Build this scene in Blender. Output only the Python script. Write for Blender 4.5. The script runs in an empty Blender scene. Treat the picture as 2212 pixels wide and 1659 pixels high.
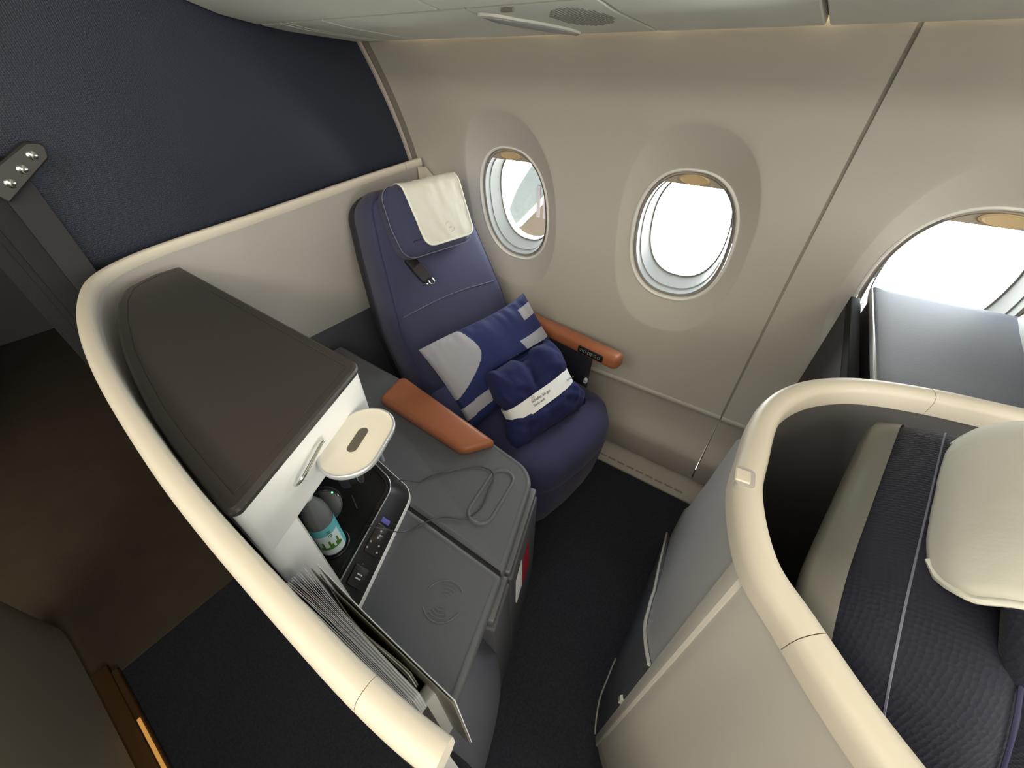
import bpy, bmesh, math, random
from mathutils import Vector, Matrix, noise
random.seed(4)
S = bpy.context.scene
COL = S.collection
R = math.radians

# ------------------------------------------------------------------ camera, world, lights, exposure
cam_d = bpy.data.cameras.new('camera'); cam = bpy.data.objects.new('camera', cam_d); COL.objects.link(cam)
cam.location = (0, 0, 1.45); cam.rotation_euler = (R(50), 0, R(35))
cam_d.sensor_fit = 'HORIZONTAL'; cam_d.sensor_width = 36; cam_d.lens = 831 / 2212 * 36; cam_d.clip_start = 0.02; cam_d.clip_end = 3000
S.camera = cam
S.view_settings.view_transform = 'Standard'; S.view_settings.look = 'None'; S.view_settings.gamma = 1
S.view_settings.use_curve_mapping = False; S.view_settings.exposure = 0.35

SKY = 14.0
GROUND = 1.7
w = bpy.data.worlds.new('sky'); S.world = w; w.use_nodes = True
nt = w.node_tree; bg = nt.nodes['Background']
bg.inputs['Strength'].default_value = SKY
tc = nt.nodes.new('ShaderNodeTexCoord'); nz = nt.nodes.new('ShaderNodeTexNoise'); cr = nt.nodes.new('ShaderNodeValToRGB')
nz.inputs['Scale'].default_value = 3; nz.inputs['Detail'].default_value = 4
cr.color_ramp.elements[0].position = .35; cr.color_ramp.elements[0].color = (.80, .88, 1, 1)
cr.color_ramp.elements[1].position = .65; cr.color_ramp.elements[1].color = (1, 1, 1, 1)
nt.links.new(tc.outputs['Generated'], nz.inputs['Vector']); nt.links.new(nz.outputs['Fac'], cr.inputs['Fac'])
# below the horizon: sunlit concrete apron, brighter than the cloudy sky
sx = nt.nodes.new('ShaderNodeSeparateXYZ'); hr_ = nt.nodes.new('ShaderNodeMapRange'); mx = nt.nodes.new('ShaderNodeMix'); mx.data_type = 'RGBA'
hr_.inputs['From Min'].default_value = .01; hr_.inputs['From Max'].default_value = -.03
mx.inputs['B'].default_value = (GROUND, GROUND * .985, GROUND * .95, 1)
nt.links.new(tc.outputs['Generated'], sx.inputs[0]); nt.links.new(sx.outputs['Z'], hr_.inputs['Value']); nt.links.new(hr_.outputs['Result'], mx.inputs['Factor'])
nt.links.new(cr.outputs['Color'], mx.inputs['A']); nt.links.new(mx.outputs['Result'], bg.inputs['Color'])

CABIN_W = 17.0      # watts of one cabin ceiling lamp
WASH_W = 20.0      # watts of the added fill light on the far side of the cabin
FORE_W = 50.0       # watts of the added fill light at the forward cabin end
COVE_W = 7.0       # watts of the cove lamp behind the bin edge

# ------------------------------------------------------------------ helpers
def mat(name, rgb, rough=.5, metal=0, bump=None, var=0, vscale=9, spec=.5, emit=None, estr=0, sheen=0, coat=0, alpha=None, trans=0, ior=1.45):
    m = bpy.data.materials.new(name); m.use_nodes = True
    t = m.node_tree; b = t.nodes['Principled BSDF']
    b.inputs['Base Color'].default_value = (*rgb, 1); b.inputs['Roughness'].default_value = rough; b.inputs['Metallic'].default_value = metal
    b.inputs['Specular IOR Level'].default_value = spec; b.inputs['IOR'].default_value = ior
    b.inputs['Sheen Weight'].default_value = sheen; b.inputs['Coat Weight'].default_value = coat
    b.inputs['Transmission Weight'].default_value = trans
    if emit: b.inputs['Emission Color'].default_value = (*emit, 1); b.inputs['Emission Strength'].default_value = estr
    co = t.nodes.new('ShaderNodeTexCoord')
    if var:
        n = t.nodes.new('ShaderNodeTexNoise'); n.inputs['Scale'].default_value = vscale; n.inputs['Detail'].default_value = 6
        t.links.new(co.outputs['Object'], n.inputs['Vector'])
        mx = t.nodes.new('ShaderNodeMix'); mx.data_type = 'RGBA'
        mx.inputs['A'].default_value = (*[c * (1 - var) for c in rgb], 1); mx.inputs['B'].default_value = (*[min(1, c * (1 + var)) for c in rgb], 1)
        t.links.new(n.outputs['Fac'], mx.inputs['Factor']); t.links.new(mx.outputs['Result'], b.inputs['Base Color'])
    if bump:
        kind, sc, st = bump
        if kind == 'noise':
            n = t.nodes.new('ShaderNodeTexNoise'); n.inputs['Scale'].default_value = sc; n.inputs['Detail'].default_value = 3
            t.links.new(co.outputs['Object'], n.inputs['Vector']); out = n.outputs['Fac']
        elif kind == 'rib':
            n = t.nodes.new('ShaderNodeTexWave'); n.inputs['Scale'].default_value = sc; n.inputs['Distortion'].default_value = .6
            n.bands_direction = 'DIAGONAL'
            t.links.new(co.outputs['Object'], n.inputs['Vector']); out = n.outputs['Fac']
        elif kind == 'weave':
            n = t.nodes.new('ShaderNodeTexVoronoi'); n.inputs['Scale'].default_value = sc; n.inputs['Randomness'].default_value = .35
            t.links.new(co.outputs['Object'], n.inputs['Vector']); out = n.outputs['Distance']
        bp = t.nodes.new('ShaderNodeBump'); bp.inputs['Strength'].default_value = st; bp.inputs['Distance'].default_value = .002
        t.links.new(out, bp.inputs['Height']); t.links.new(bp.outputs['Normal'], b.inputs['Normal'])
    return m

M = {}
M['sidewall'] = mat('sidewall', (.555, .53, .475), .55, bump=('noise', 900, .05))
M['dado'] = mat('dado', (.47, .43, .38), .5, bump=('noise', 900, .05))
M['window_trim'] = mat('window_trim', (.24, .25, .24), .5)  # reveal colour darkened to hold back the strong window light on it
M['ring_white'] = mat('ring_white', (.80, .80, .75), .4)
M['shade'] = mat('shade', (.42, .36, .28), .5)
M['shade_grip'] = mat('shade_grip', (.60, .45, .25), .5)
M['seam'] = mat('seam', (.30, .28, .245), .7)
M['bulkhead'] = mat('bulkhead', (.017, .0215, .039), .5, bump=('weave', 260, .4), spec=.4)
M['grey_trim'] = mat('grey_trim', (.17, .155, .135), .5)
M['bin'] = mat('bin', (.88, .88, .79), .5, bump=('noise', 600, .05))
M['lens'] = mat('lens', (.42, .44, .47), .25)
M['dark_hole'] = mat('dark_hole', (.30, .30, .27), .8)
M['carpet'] = mat('carpet', (.034, .036, .045), .95, bump=('noise', 420, 1.0), var=.55, vscale=160, spec=.1)
M['galley_floor'] = mat('galley_floor', (.070, .053, .036), .45, bump=('noise', 90, .3), var=.3)
M['rail'] = mat('rail', (.65, .605, .51), .45, bump=('noise', 700, .04))
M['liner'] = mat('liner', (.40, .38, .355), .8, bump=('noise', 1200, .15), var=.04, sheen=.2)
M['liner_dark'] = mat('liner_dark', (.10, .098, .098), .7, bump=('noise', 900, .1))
M['shell_dark'] = mat('shell_dark', (.018, .016, .016), .6)
M['shell_grey'] = mat('shell_grey', (.41, .415, .42), .5, bump=('noise', 900, .05))
M['shell_light'] = mat('shell_light', (.52, .505, .46), .5, bump=('noise', 900, .05))
M['shell_navy'] = mat('shell_navy', (.092, .098, .118), .5)
M['box_top'] = mat('box_top', (.047, .042, .038), .42, bump=('noise', 1100, .06), spec=.4)
M['box_edge'] = mat('box_edge', (.040, .037, .034), .4)
M['white'] = mat('white', (.78, .785, .77), .45, bump=('noise', 800, .04))
M['console'] = mat('console', (.118, .124, .134), .42, bump=('noise', 1100, .08), spec=.5)
M['console_edge'] = mat('console_edge', (.125, .130, .140), .38)
M['console_side'] = mat('console_side', (.085, .088, .10), .5)
M['black'] = mat('black', (.012, .012, .012), .35)
M['gloss_brown'] = mat('gloss_brown', (.022, .017, .014), .22, coat=.3)
M['silver'] = mat('silver', (.62, .64, .66), .32, metal=.6)
M['chrome'] = mat('chrome', (.78, .78, .76), .15, metal=1)
M['brass'] = mat('brass', (.6, .45, .22), .25, metal=1)
M['leather'] = mat('leather', (.36, .125, .058), .38, bump=('noise', 700, .12), var=.06)
M['seat'] = mat('seat_fabric', (.046, .049, .105), .75, bump=('rib', 330, .35), sheen=.15, spec=.3)
M['seat_weave'] = mat('seat_weave', (.014, .016, .030), .8, bump=('weave', 230, .45), sheen=.1, spec=.3)
M['back_shell'] = mat('back_shell', (.17, .17, .155), .35)
M['seat_lower'] = mat('seat_fabric_plain', (.036, .038, .095), .75, bump=('noise', 900, .1), sheen=.1, spec=.3)
M['seat_dark'] = mat('seat_dark', (.018, .019, .028), .7)
M['thread'] = mat('thread', (.16, .17, .24), .7)
M['cloth'] = mat('cloth', (.66, .66, .59), .85, bump=('noise', 60, .35), sheen=.2)
M['cloth_hem'] = mat('cloth_hem', (.80, .81, .72), .8)
M['cloth_mark'] = mat('cloth_mark', (.42, .41, .36), .8)
M['pillow_blue'] = mat('pillow_blue', (.015, .022, .100), .75, bump=('noise', 40, .35), sheen=.04, spec=.3)
M['pillow_grey'] = mat('pillow_grey', (.34, .34, .375), .8, bump=('noise', 40, .3), sheen=.2)
M['duvet'] = mat('duvet', (.013, .018, .085), .8, bump=('noise', 30, .5), sheen=.04, spec=.3)
M['paper'] = mat('paper', (.84, .85, .86), .7)
M['ink'] = mat('ink', (.06, .06, .07), .8)
M['paper_grey'] = mat('paper_grey', (.55, .55, .54), .6)
M['cover_print'] = mat('cover_print', (.23, .21, .17), .4, var=.8)
M['cover_dark'] = mat('cover_dark', (.10, .085, .06), .4, var=.8)
M['red'] = mat('red', (.35, .015, .03), .5)
M['blue_port'] = mat('blue_port', (.10, .10, .42), .4)
M['oval'] = mat('oval', (.74, .70, .60), .38)
M['oval_slot'] = mat('oval_slot', (.10, .085, .065), .5)
M['ctr_grey'] = mat('ctr_grey', (.58, .53, .42), .6)
M['amber'] = mat('amber', (.11, .058, .022), .5)  # amber light falling on the track is put into its colour
M['amber_lamp'] = mat('amber_lamp', (.6, .3, .08), .5, emit=(1, .48, .12), estr=.35)
M['amber_dim'] = mat('amber_dim', (.25, .12, .03), .6, emit=(1, .45, .1), estr=.07)
M['post'] = mat('post', (.022, .022, .024), .8, bump=('noise', 300, .4))
M['post_dark'] = mat('post_dark', (.009, .009, .010), .8, bump=('noise', 300, .4))
M['bracket'] = mat('bracket', (.05, .048, .045), .4, metal=.5)
M['cable'] = mat('cable', (.05, .05, .055), .35, coat=.2)
M['green_led'] = mat('green_led', (.05, .8, .2), .3, emit=(.1, 1, .25), estr=3)
M['monitor'] = mat('monitor', (.045, .040, .05), .6, spec=.2)
M['bezel'] = mat('bezel', (.012, .012, .012), .7, spec=.15)
M['fwd_top'] = mat('fwd_top', (.17, .185, .22), .62, bump=('noise', 250, .15), spec=.3)
M['pale_panel'] = mat('pale_panel', (.52, .54, .52), .55)
M['apron'] = mat('apron', (.80, .80, .79), .9)
M['grass'] = mat('grass', (.034, .026, .018), .9, var=.2, spec=0)
M['nacelle'] = mat('nacelle', (.022, .025, .023), .6, var=.25, spec=.1)
M['yellow'] = mat('yellow', (.042, .034, .003), .7, spec=0)
M['nac_mark'] = mat('nac_mark', (.024, .019, .018), .6, spec=.1)
M['outer_wall'] = mat('outer_wall', (.70, .68, .62), .7)
M['lamp_panel'] = mat('lamp_panel', (.9, .88, .8), .5, emit=(1, .92, .78), estr=1.2)
M['bottle_label'] = mat('bottle_label', (.15, .55, .58), .5)
M['label_white'] = mat('label_white', (.70, .82, .84), .5)
M['label_green'] = mat('label_green', (.07, .22, .02), .5)
M['cap'] = mat('cap', (.55, .6, .65), .4)

def glassmat(name='window_pane', tint=(.94, .96, .95), ior=1.3, haze=0):
    m = bpy.data.materials.new(name); m.use_nodes = True; t = m.node_tree; t.nodes.clear()
    o = t.nodes.new('ShaderNodeOutputMaterial'); a = t.nodes.new('ShaderNodeBsdfTransparent'); g = t.nodes.new('ShaderNodeBsdfGlossy')
    a.inputs['Color'].default_value = (*tint, 1); g.inputs['Roughness'].default_value = .02
    f = t.nodes.new('ShaderNodeFresnel'); f.inputs['IOR'].default_value = ior; x = t.nodes.new('ShaderNodeMixShader')
    if haze:
        df = t.nodes.new('ShaderNodeBsdfDiffuse'); df.inputs['Color'].default_value = (.75, .8, .82, 1); y = t.nodes.new('ShaderNodeMixShader'); y.inputs[0].default_value = haze
        t.links.new(a.outputs[0], y.inputs[1]); t.links.new(df.outputs[0], y.inputs[2]); a = y
    t.links.new(f.outputs[0], x.inputs[0]); t.links.new(a.outputs[0], x.inputs[1]); t.links.new(g.outputs[0], x.inputs[2]); t.links.new(x.outputs[0], o.inputs[0])
    return m
M['pane'] = glassmat()
M['bottle'] = glassmat('clear_plastic', (.80, .86, .88), 1.5, .22)  # diffuse share stands in for highlights on the clear plastic

def tag(o, label=None, cat=None, group=None, kind=None):
    if label: o['label'] = label
    if cat: o['category'] = cat
    if group: o['group'] = group
    if kind: o['kind'] = kind
    return o

def empty(name, loc, label=None, cat=None, group=None, kind=None):
    o = bpy.data.objects.new(name, None); COL.objects.link(o); o.location = loc; o.empty_display_size = .05
    return tag(o, label, cat, group, kind)

def child(name, loc, parent):
    o = empty(name, Vector(loc) - wloc(parent)); o.parent = parent; return o

def wloc(o):
    v = Vector((0, 0, 0))
    while o: v += o.location; o = o.parent
    return v

def mk(name, V, F, m, parent=None, smooth=True, sharp=35, T=None, mats=None, fm=None, recalc=True):
    """verts in world space (after T) -> one mesh object; origin at its base or relative to the parent"""
    V = [Vector(v) for v in V]
    if T: V = [T @ v for v in V]
    if parent: off = wloc(parent); loc = Vector((0, 0, 0))
    else:
        lo = [min(v[i] for v in V) for i in range(3)]; hi = [max(v[i] for v in V) for i in range(3)]
        off = Vector(((lo[0] + hi[0]) / 2, (lo[1] + hi[1]) / 2, lo[2])); loc = off
    me = bpy.data.meshes.new(name); me.from_pydata([v - off for v in V], [], F)
    if fm:
        me.polygons.foreach_set('material_index', fm)
    if recalc:
        bm = bmesh.new(); bm.from_mesh(me); bmesh.ops.recalc_face_normals(bm, faces=bm.faces); bm.to_mesh(me); bm.free()
    for mm in (mats or [m]): me.materials.append(M[mm])
    if smooth:
        me.polygons.foreach_set('use_smooth', [True] * len(me.polygons)); me.set_sharp_from_angle(angle=R(sharp))
    o = bpy.data.objects.new(name, me); COL.objects.link(o); o.location = loc
    if parent: o.parent = parent
    return o

def fillet(pts, r, n=6):
    """round the corners of a polygon; r a number or one per corner"""
    out = []; N = len(pts)
    for i in range(N):
        ri = r[i] if isinstance(r, (list, tuple)) else r
        p = Vector(pts[i]).to_2d(); a = Vector(pts[i - 1]).to_2d() - p; b = Vector(pts[(i + 1) % N]).to_2d() - p
        la, lb = a.length, b.length; a.normalize(); b.normalize()
        ang = a.angle(b)
        if ri < 1e-6 or ang > 3.1: out.append((p.x, p.y)); continue
        d = min(ri / math.tan(ang / 2), la * .49, lb * .49); rr = d * math.tan(ang / 2)
        c = p + (a + b).normalized() * (rr / math.sin(ang / 2))
        s = p + a * d - c; e = p + b * d - c
        a0 = math.atan2(s.y, s.x); a1 = math.atan2(e.y, e.x)
        while a1 - a0 > math.pi: a1 -= 2 * math.pi
        while a1 - a0 < -math.pi: a1 += 2 * math.pi
        for k in range(n + 1):
            t = a0 + (a1 - a0) * k / n; out.append((c.x + rr * math.cos(t), c.y + rr * math.sin(t)))
    return out

def inset(poly, d):
    N = len(poly); A = sum(poly[i][0] * poly[(i + 1) % N][1] - poly[(i + 1) % N][0] * poly[i][1] for i in range(N))
    sg = 1 if A > 0 else -1; out = []
    for i in range(N):
        p = Vector(poly[i]); a = (p - Vector(poly[i - 1])); b = (Vector(poly[(i + 1) % N]) - p)
        if a.length < 1e-9: a = b.copy()
        if b.length < 1e-9: b = a.copy()
        a.normalize(); b.normalize()
        na = Vector((-a.y, a.x)) * sg; nb = Vector((-b.y, b.x)) * sg; n = na + nb
        if n.length < 1e-6: n = na
        n.normalize(); k = max(.35, n.dot(na)); q = p + n * (d / k); out.append((q.x, q.y))
    # offset beyond a corner radius: collapse the folded run of points onto one point
    if d > 0:
        flip = []
        for i in range(N):
            e = Vector(poly[(i + 1) % N]) - Vector(poly[i]); f = Vector(out[(i + 1) % N]) - Vector(out[i])
            flip.append(e.length > 1e-9 and e.dot(f) < 0)
        if any(flip) and not all(flip):
            st = [i for i in range(N) if not flip[i]][0]; i = 0
            while i < N:
                a = (st + i) % N
                if flip[a]:
                    j = i
                    while flip[(st + j) % N]: j += 1
                    p0 = (st + i - 1) % N; q1 = (st + j) % N; q2 = (q1 + 1) % N
                    e0 = Vector(poly[a]) - Vector(poly[p0]); e1 = Vector(poly[q2]) - Vector(poly[q1])
                    A0 = Vector(out[a]); B0 = Vector(out[q1]); den = e0.x * e1.y - e0.y * e1.x
                    if abs(den) > 1e-12:
                        t = ((B0 - A0).x * e1.y - (B0 - A0).y * e1.x) / den; X = A0 + e0 * t
                    else: X = (A0 + B0) / 2
                    if (X - A0).length > 4 * d + .01: X = (A0 + B0) / 2
                    for k in range(i, j + 1): out[(st + k) % N] = (X.x, X.y)
                    i = j
                i += 1
    return out

def rings_faces(nr, n, closed=True, cap0=True, cap1=True):
    F = []
    for j in range(nr - 1):
        for i in range(n if closed else n - 1):
            k = (i + 1) % n; F.append((j * n + i, j * n + k, (j + 1) * n + k, (j + 1) * n + i))
    if cap0: F.append(tuple(range(n - 1, -1, -1)))
    if cap1: F.append(tuple(range((nr - 1) * n, nr * n)))
    return F

def puff(name, poly, prof, m, parent=None, T=None, cap0=True, cap1=True, sharp=35, smooth=True):
    """stack of inset copies of an outline: prof = [(inset, height)...]"""
    V = []
    for p in prof:
        q = inset(poly, p[0]) if abs(p[0]) > 1e-9 else poly
        V += [(x, y, p[1]) for x, y in q]
    return mk(name, V, rings_faces(len(prof), len(poly), True, cap0, cap1), m, parent, smooth, sharp, T)

def prism(name, poly, z0, z1, m, parent=None, bev=.004, T=None, sharp=35, both=True):
    b = bev
    pr = ([(b, z0), (b * .3, z0 + b * .3), (0, z0 + b)] if both else [(0, z0)]) + [(0, z1 - b), (b * .3, z1 - b * .3), (b, z1)]
    return puff(name, poly, pr, m, parent, T, sharp=sharp)

def box(name, lo, hi, m, parent=None, bev=.004, T=None):
    return prism(name, [(lo[0], lo[1]), (hi[0], lo[1]), (hi[0], hi[1]), (lo[0], hi[1])], lo[2], hi[2], m, parent, bev, T, sharp=50)

def spline(pts, n=8, closed=False):
    """Catmull-Rom through points"""
    P = [Vector(p) for p in pts]; out = []; N = len(P)
    segs = N if closed else N - 1
    for i in range(segs):
        if closed: a, b, c, d = P[i - 1], P[i], P[(i + 1) % N], P[(i + 2) % N]
        else: a, b, c, d = P[max(0, i - 1)], P[i], P[i + 1], P[min(N - 1, i + 2)]
        for k in range(n):
            t = k / n; out.append(.5 * ((2 * b) + (c - a) * t + (2 * a - 5 * b + 4 * c - d) * t * t + (3 * b - a - 3 * c + d) * t ** 3))
    if not closed: out.append(P[-1].copy())
    return out

def sweep(name, path, prof, m, parent=None, up=Vector((0, 0, 1)), closed=False, caps=True, sharp=50):
    """profile (side, up) carried along a path with a fixed up direction; side = left of travel"""
    P = [Vector(p) for p in path]; N = len(P); V = []
    for i in range(N):
        if closed: t = P[(i + 1) % N] - P[i - 1]
        else: t = P[min(N - 1, i + 1)] - P[max(0, i - 1)]
        t.normalize(); s = up.cross(t); s.normalize(); u = t.cross(s)
        V += [P[i] + s * a + u * b for a, b in prof]
    n = len(prof); F = []
    for j in range(N if closed else N - 1):
        for i in range(n):
            k = (i + 1) % n; jj = (j + 1) % N; F.append((j * n + i, j * n + k, jj * n + k, jj * n + i))
    if caps and not closed: F += [tuple(range(n - 1, -1, -1)), tuple(range((N - 1) * n, N * n))]
    return mk(name, V, F, m, parent, True, sharp)

def tube(name, path, r, m, parent=None, n=8, closed=False):
    P = [Vector(p) for p in path]; N = len(P); V = []; prev = None
    for i in range(N):
        t = (P[(i + 1) % N] - P[i - 1]) if closed else (P[min(N - 1, i + 1)] - P[max(0, i - 1)])
        t.normalize()
        if prev is None: prev = t.orthogonal().normalized()
        s = (prev - t * prev.dot(t)).normalized(); prev = s; u = t.cross(s)
        V += [P[i] + (s * math.cos(a) + u * math.sin(a)) * r for a in [2 * math.pi * k / n for k in range(n)]]
    F = []
    for j in range(N if closed else N - 1):
        for i in range(n):
            k = (i + 1) % n; jj = (j + 1) % N; F.append((j * n + i, j * n + k, jj * n + k, jj * n + i))
    if not closed: F += [tuple(range(n - 1, -1, -1)), tuple(range((N - 1) * n, N * n))]
    return mk(name, V, F, m, parent, True, 60)

def lathe(name, prof, c, m, parent=None, n=24, T=None):
    V = []
    for r, z in prof: V += [(r * math.cos(2 * math.pi * k / n), r * math.sin(2 * math.pi * k / n), z) for k in range(n)]
    T = (T or Matrix.Identity(4)); T = Matrix.Translation(c) @ T
    return mk(name, V, rings_faces(len(prof), n), m, parent, True, 40, T)

def frame(o, x, y, z):
    return Matrix(((x[0], y[0], z[0], o[0]), (x[1], y[1], z[1], o[1]), (x[2], y[2], z[2], o[2]), (0, 0, 0, 1)))

def oframe(o, x, y):
    """orthonormal frame from origin, x axis and approximate y axis"""
    x = Vector(x).normalized(); y = Vector(y); z = x.cross(y).normalized(); y = z.cross(x)
    return frame(Vector(o), x, y, z)

def text(name, s, size, T, m, parent, depth=.0004):
    cu = bpy.data.curves.new(name, 'FONT'); cu.body = s; cu.size = size; cu.extrude = depth; cu.align_x = 'LEFT'; cu.resolution_u = 3
    to = bpy.data.objects.new(name + '_t', cu); COL.objects.link(to); bpy.context.view_layer.update()
    me = bpy.data.meshes.new_from_object(to); bpy.data.objects.remove(to); bpy.data.curves.remove(cu)
    V = [T @ v.co for v in me.vertices]; F = [tuple(p.vertices) for p in me.polygons]; bpy.data.meshes.remove(me)
    return mk(name, V, F, m, parent, False)

def join_parts(parts):
    V = []; F = []
    for v, f in parts: b = len(V); V += v; F += [tuple(i + b for i in q) for q in f]
    return V, F

def ell(a, b, n=2.5, N=64):
    out = []
    for k in range(N):
        t = 2 * math.pi * k / N; c, s = math.cos(t), math.sin(t)
        out.append((a * math.copysign(abs(c) ** (2 / n), c), b * math.copysign(abs(s) ** (2 / n), s)))
    return out

def stadium(L, W, n=10):
    r = W / 2; h = L / 2 - r; out = []
    for k in range(n + 1): t = -math.pi / 2 + math.pi * k / n; out.append((h + r * math.cos(t), r * math.sin(t)))
    for k in range(n + 1): t = math.pi / 2 + math.pi * k / n; out.append((-h + r * math.cos(t), r * math.sin(t)))
    return out

# ------------------------------------------------------------------ the setting
PROF = [(-.05, 1.27), (.40, 1.303), (.55, 1.310), (.70, 1.310), (.82, 1.305), (.93, 1.294), (1.03, 1.28), (1.12, 1.262), (1.22, 1.235), (1.35, 1.187), (1.50, 1.112), (1.62, 1.03), (1.80, .86)]
def wy(z):
    for (a, ya), (b, yb) in zip(PROF, PROF[1:]):
        if z <= b: return ya + (yb - ya) * (z - a) / (b - a)
    return PROF[-1][1]
def wys(z): return (wy(z - .06) + 2 * wy(z - .02) + 2 * wy(z + .02) + wy(z + .06)) / 6

AFT = -1.36; SEAM = .055; WX0 = -.903; PITCH = .635; WZ = 1.013
WA, WB = .156, .211           # half size of a window opening
DA, DB = .200, .322           # half size of the shallow dish pressed around it

floor = mk('floor', [(-1.19, -4.2, 0), (3.2, -4.2, 0), (3.2, 1.4, 0), (-1.19, 1.4, 0), (-1.19, -4.2, -.03), (3.2, -4.2, -.03), (3.2, 1.4, -.03), (-1.19, 1.4, -.03)],
           [(0, 1, 2, 3), (7, 6, 5, 4), (0, 4, 5, 1), (1, 5, 6, 2), (2, 6, 7, 3), (3, 7, 4, 0)], 'carpet', smooth=False)
tag(floor, 'black-blue carpet covering the cabin floor', kind='structure')
gf = box('floor_galley', (-4, -4.2, -.03), (-1.19, 1.4, .002), 'galley_floor', bev=.001); tag(gf, 'brown hard floor of the dark galley aisle', kind='structure')

wall = empty('wall_left', (0, 1.28, 0), 'pale grey curved cabin sidewall with oval windows', kind='structure')

def dish(dx, dz):
    e = (abs(dx / DA) ** 2.4 + abs(dz / DB) ** 2.4) ** (1 / 2.4)
    return .032 * max(0, 1 - e) / .35 if e < 1 else 0

def wall_cell(x0, x1, xc):
    """wall surface x0..x1 with one oval window hole"""
    z0, z1 = .415, 1.66; K = 24; outer = []
    for k in range(K): outer.append((x0 + (x1 - x0) * k / K, z0))
    for k in range(K): outer.append((x1, z0 + (z1 - z0) * k / K))
    for k in range(K): outer.append((x1 - (x1 - x0) * k / K, z1))
    for k in range(K): outer.append((x0, z1 - (z1 - z0) * k / K))
    V = []; n = len(outer)
    rings = [0, .2, .4, .6, .8, .96, 1.0, 1.04, 1.3, 1.6, 2.0]
    for t in rings:
        for (x, z) in outer:
            th = math.atan2((z - WZ) / 1.5, x - xc); c, s = math.cos(th), math.sin(th)
            def el(a, b, n_): return (a * math.copysign(abs(c) ** (2 / n_), c), b * math.copysign(abs(s) ** (2 / n_), s))
            h = el(WA, WB, 2.35); d = el(DA, DB, 2.4); o = (x - xc, z - WZ)
            if t <= 1: p = (h[0] + (d[0] - h[0]) * t, h[1] + (d[1] - h[1]) * t)
            else: q = t - 1; p = (d[0] + (o[0] - d[0]) * q, d[1] + (o[1] - d[1]) * q)
            V.append((xc + p[0], wys(WZ + p[1]) + dish(*p), WZ + p[1]))
    F = rings_faces(len(rings), n, True, False, False)
    return V, F

xs_cells = [(AFT, WX0 + PITCH / 2, WX0), (WX0 + PITCH / 2, SEAM - .004, WX0 + PITCH)]
V, F = join_parts([wall_cell(*c) for c in xs_cells]); mk('sidewall_panel', V, F, 'sidewall', wall, True, 50, recalc=False)
xs2 = [(SEAM + .004, SEAM + PITCH, SEAM + PITCH / 2), (SEAM + PITCH, SEAM + 2 * PITCH, SEAM + 1.5 * PITCH)]
V, F = join_parts([wall_cell(*c) for c in xs2]); mk('sidewall_panel', V, F, 'sidewall', wall, True, 50, recalc=False)
xs3 = [(SEAM + 2 * PITCH + .006, SEAM + 3 * PITCH, SEAM + 2.5 * PITCH), (SEAM + 3 * PITCH, 3.2, SEAM + 3.5 * PITCH)]
V, F = join_parts([wall_cell(*c) for c in xs3]); mk('sidewall_panel', V, F, 'sidewall', wall, True, 50, recalc=False)

def xstrip(name, prof, x0, x1, m, parent, sharp=40):
    """profile of (y,z) extruded along x"""
    V = [(x0, y, z) for y, z in prof] + [(x1, y, z) for y, z in prof]
    return mk(name, V, rings_faces(2, len(prof)), m, parent, True, sharp)
def seam_line(x, w_):
    pr = [z0 / 50 for z0 in range(21, 83)]
    V = []
    for z in pr: V += [(x - w_, wys(z) + .002, z), (x + w_, wys(z) + .002, z), (x + w_, wys(z) + .02, z), (x - w_, wys(z) + .02, z)]
    return mk('panel_joint', V, rings_faces(len(pr), 4), 'seam', wall, True, 50)
seam_line(SEAM, .006); seam_line(SEAM + 2 * PITCH + .003, .006)
for a, b in ((AFT, SEAM - .003), (SEAM + .003, SEAM + 2 * PITCH)):
    xstrip('panel_lip', [(1.303, .40), (1.300, .404), (1.300, .416), (1.304, .421), (1.33, .423), (1.33, .40)], a, b, 'sidewall', wall)
    xstrip('dado_panel', [(1.345, .40), (1.345, .34), (1.335, .28), (1.31, .225), (1.287, .195), (1.276, .180), (1.272, .165), (1.272, .065), (1.276, .06), (1.37, .06), (1.37, .40)], a, b, 'dado', wall, 60)
bb = empty('baseboard_left', (0, 1.24, 0), 'taupe floor trim along the foot of the sidewall', kind='structure')
xstrip('trim_body', [(1.30, 0), (1.195, 0), (1.195, .008), (1.205, .020), (1.235, .030), (1.268, .046), (1.30, .05)], AFT, 3.2, 'dado', bb, 30)
for i in range(9):
    x = -.34 + i * .044; box('vent_slot', (x, 1.212, .0215), (x + .034, 1.219, .0255), 'seam', bb, .0005)

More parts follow.
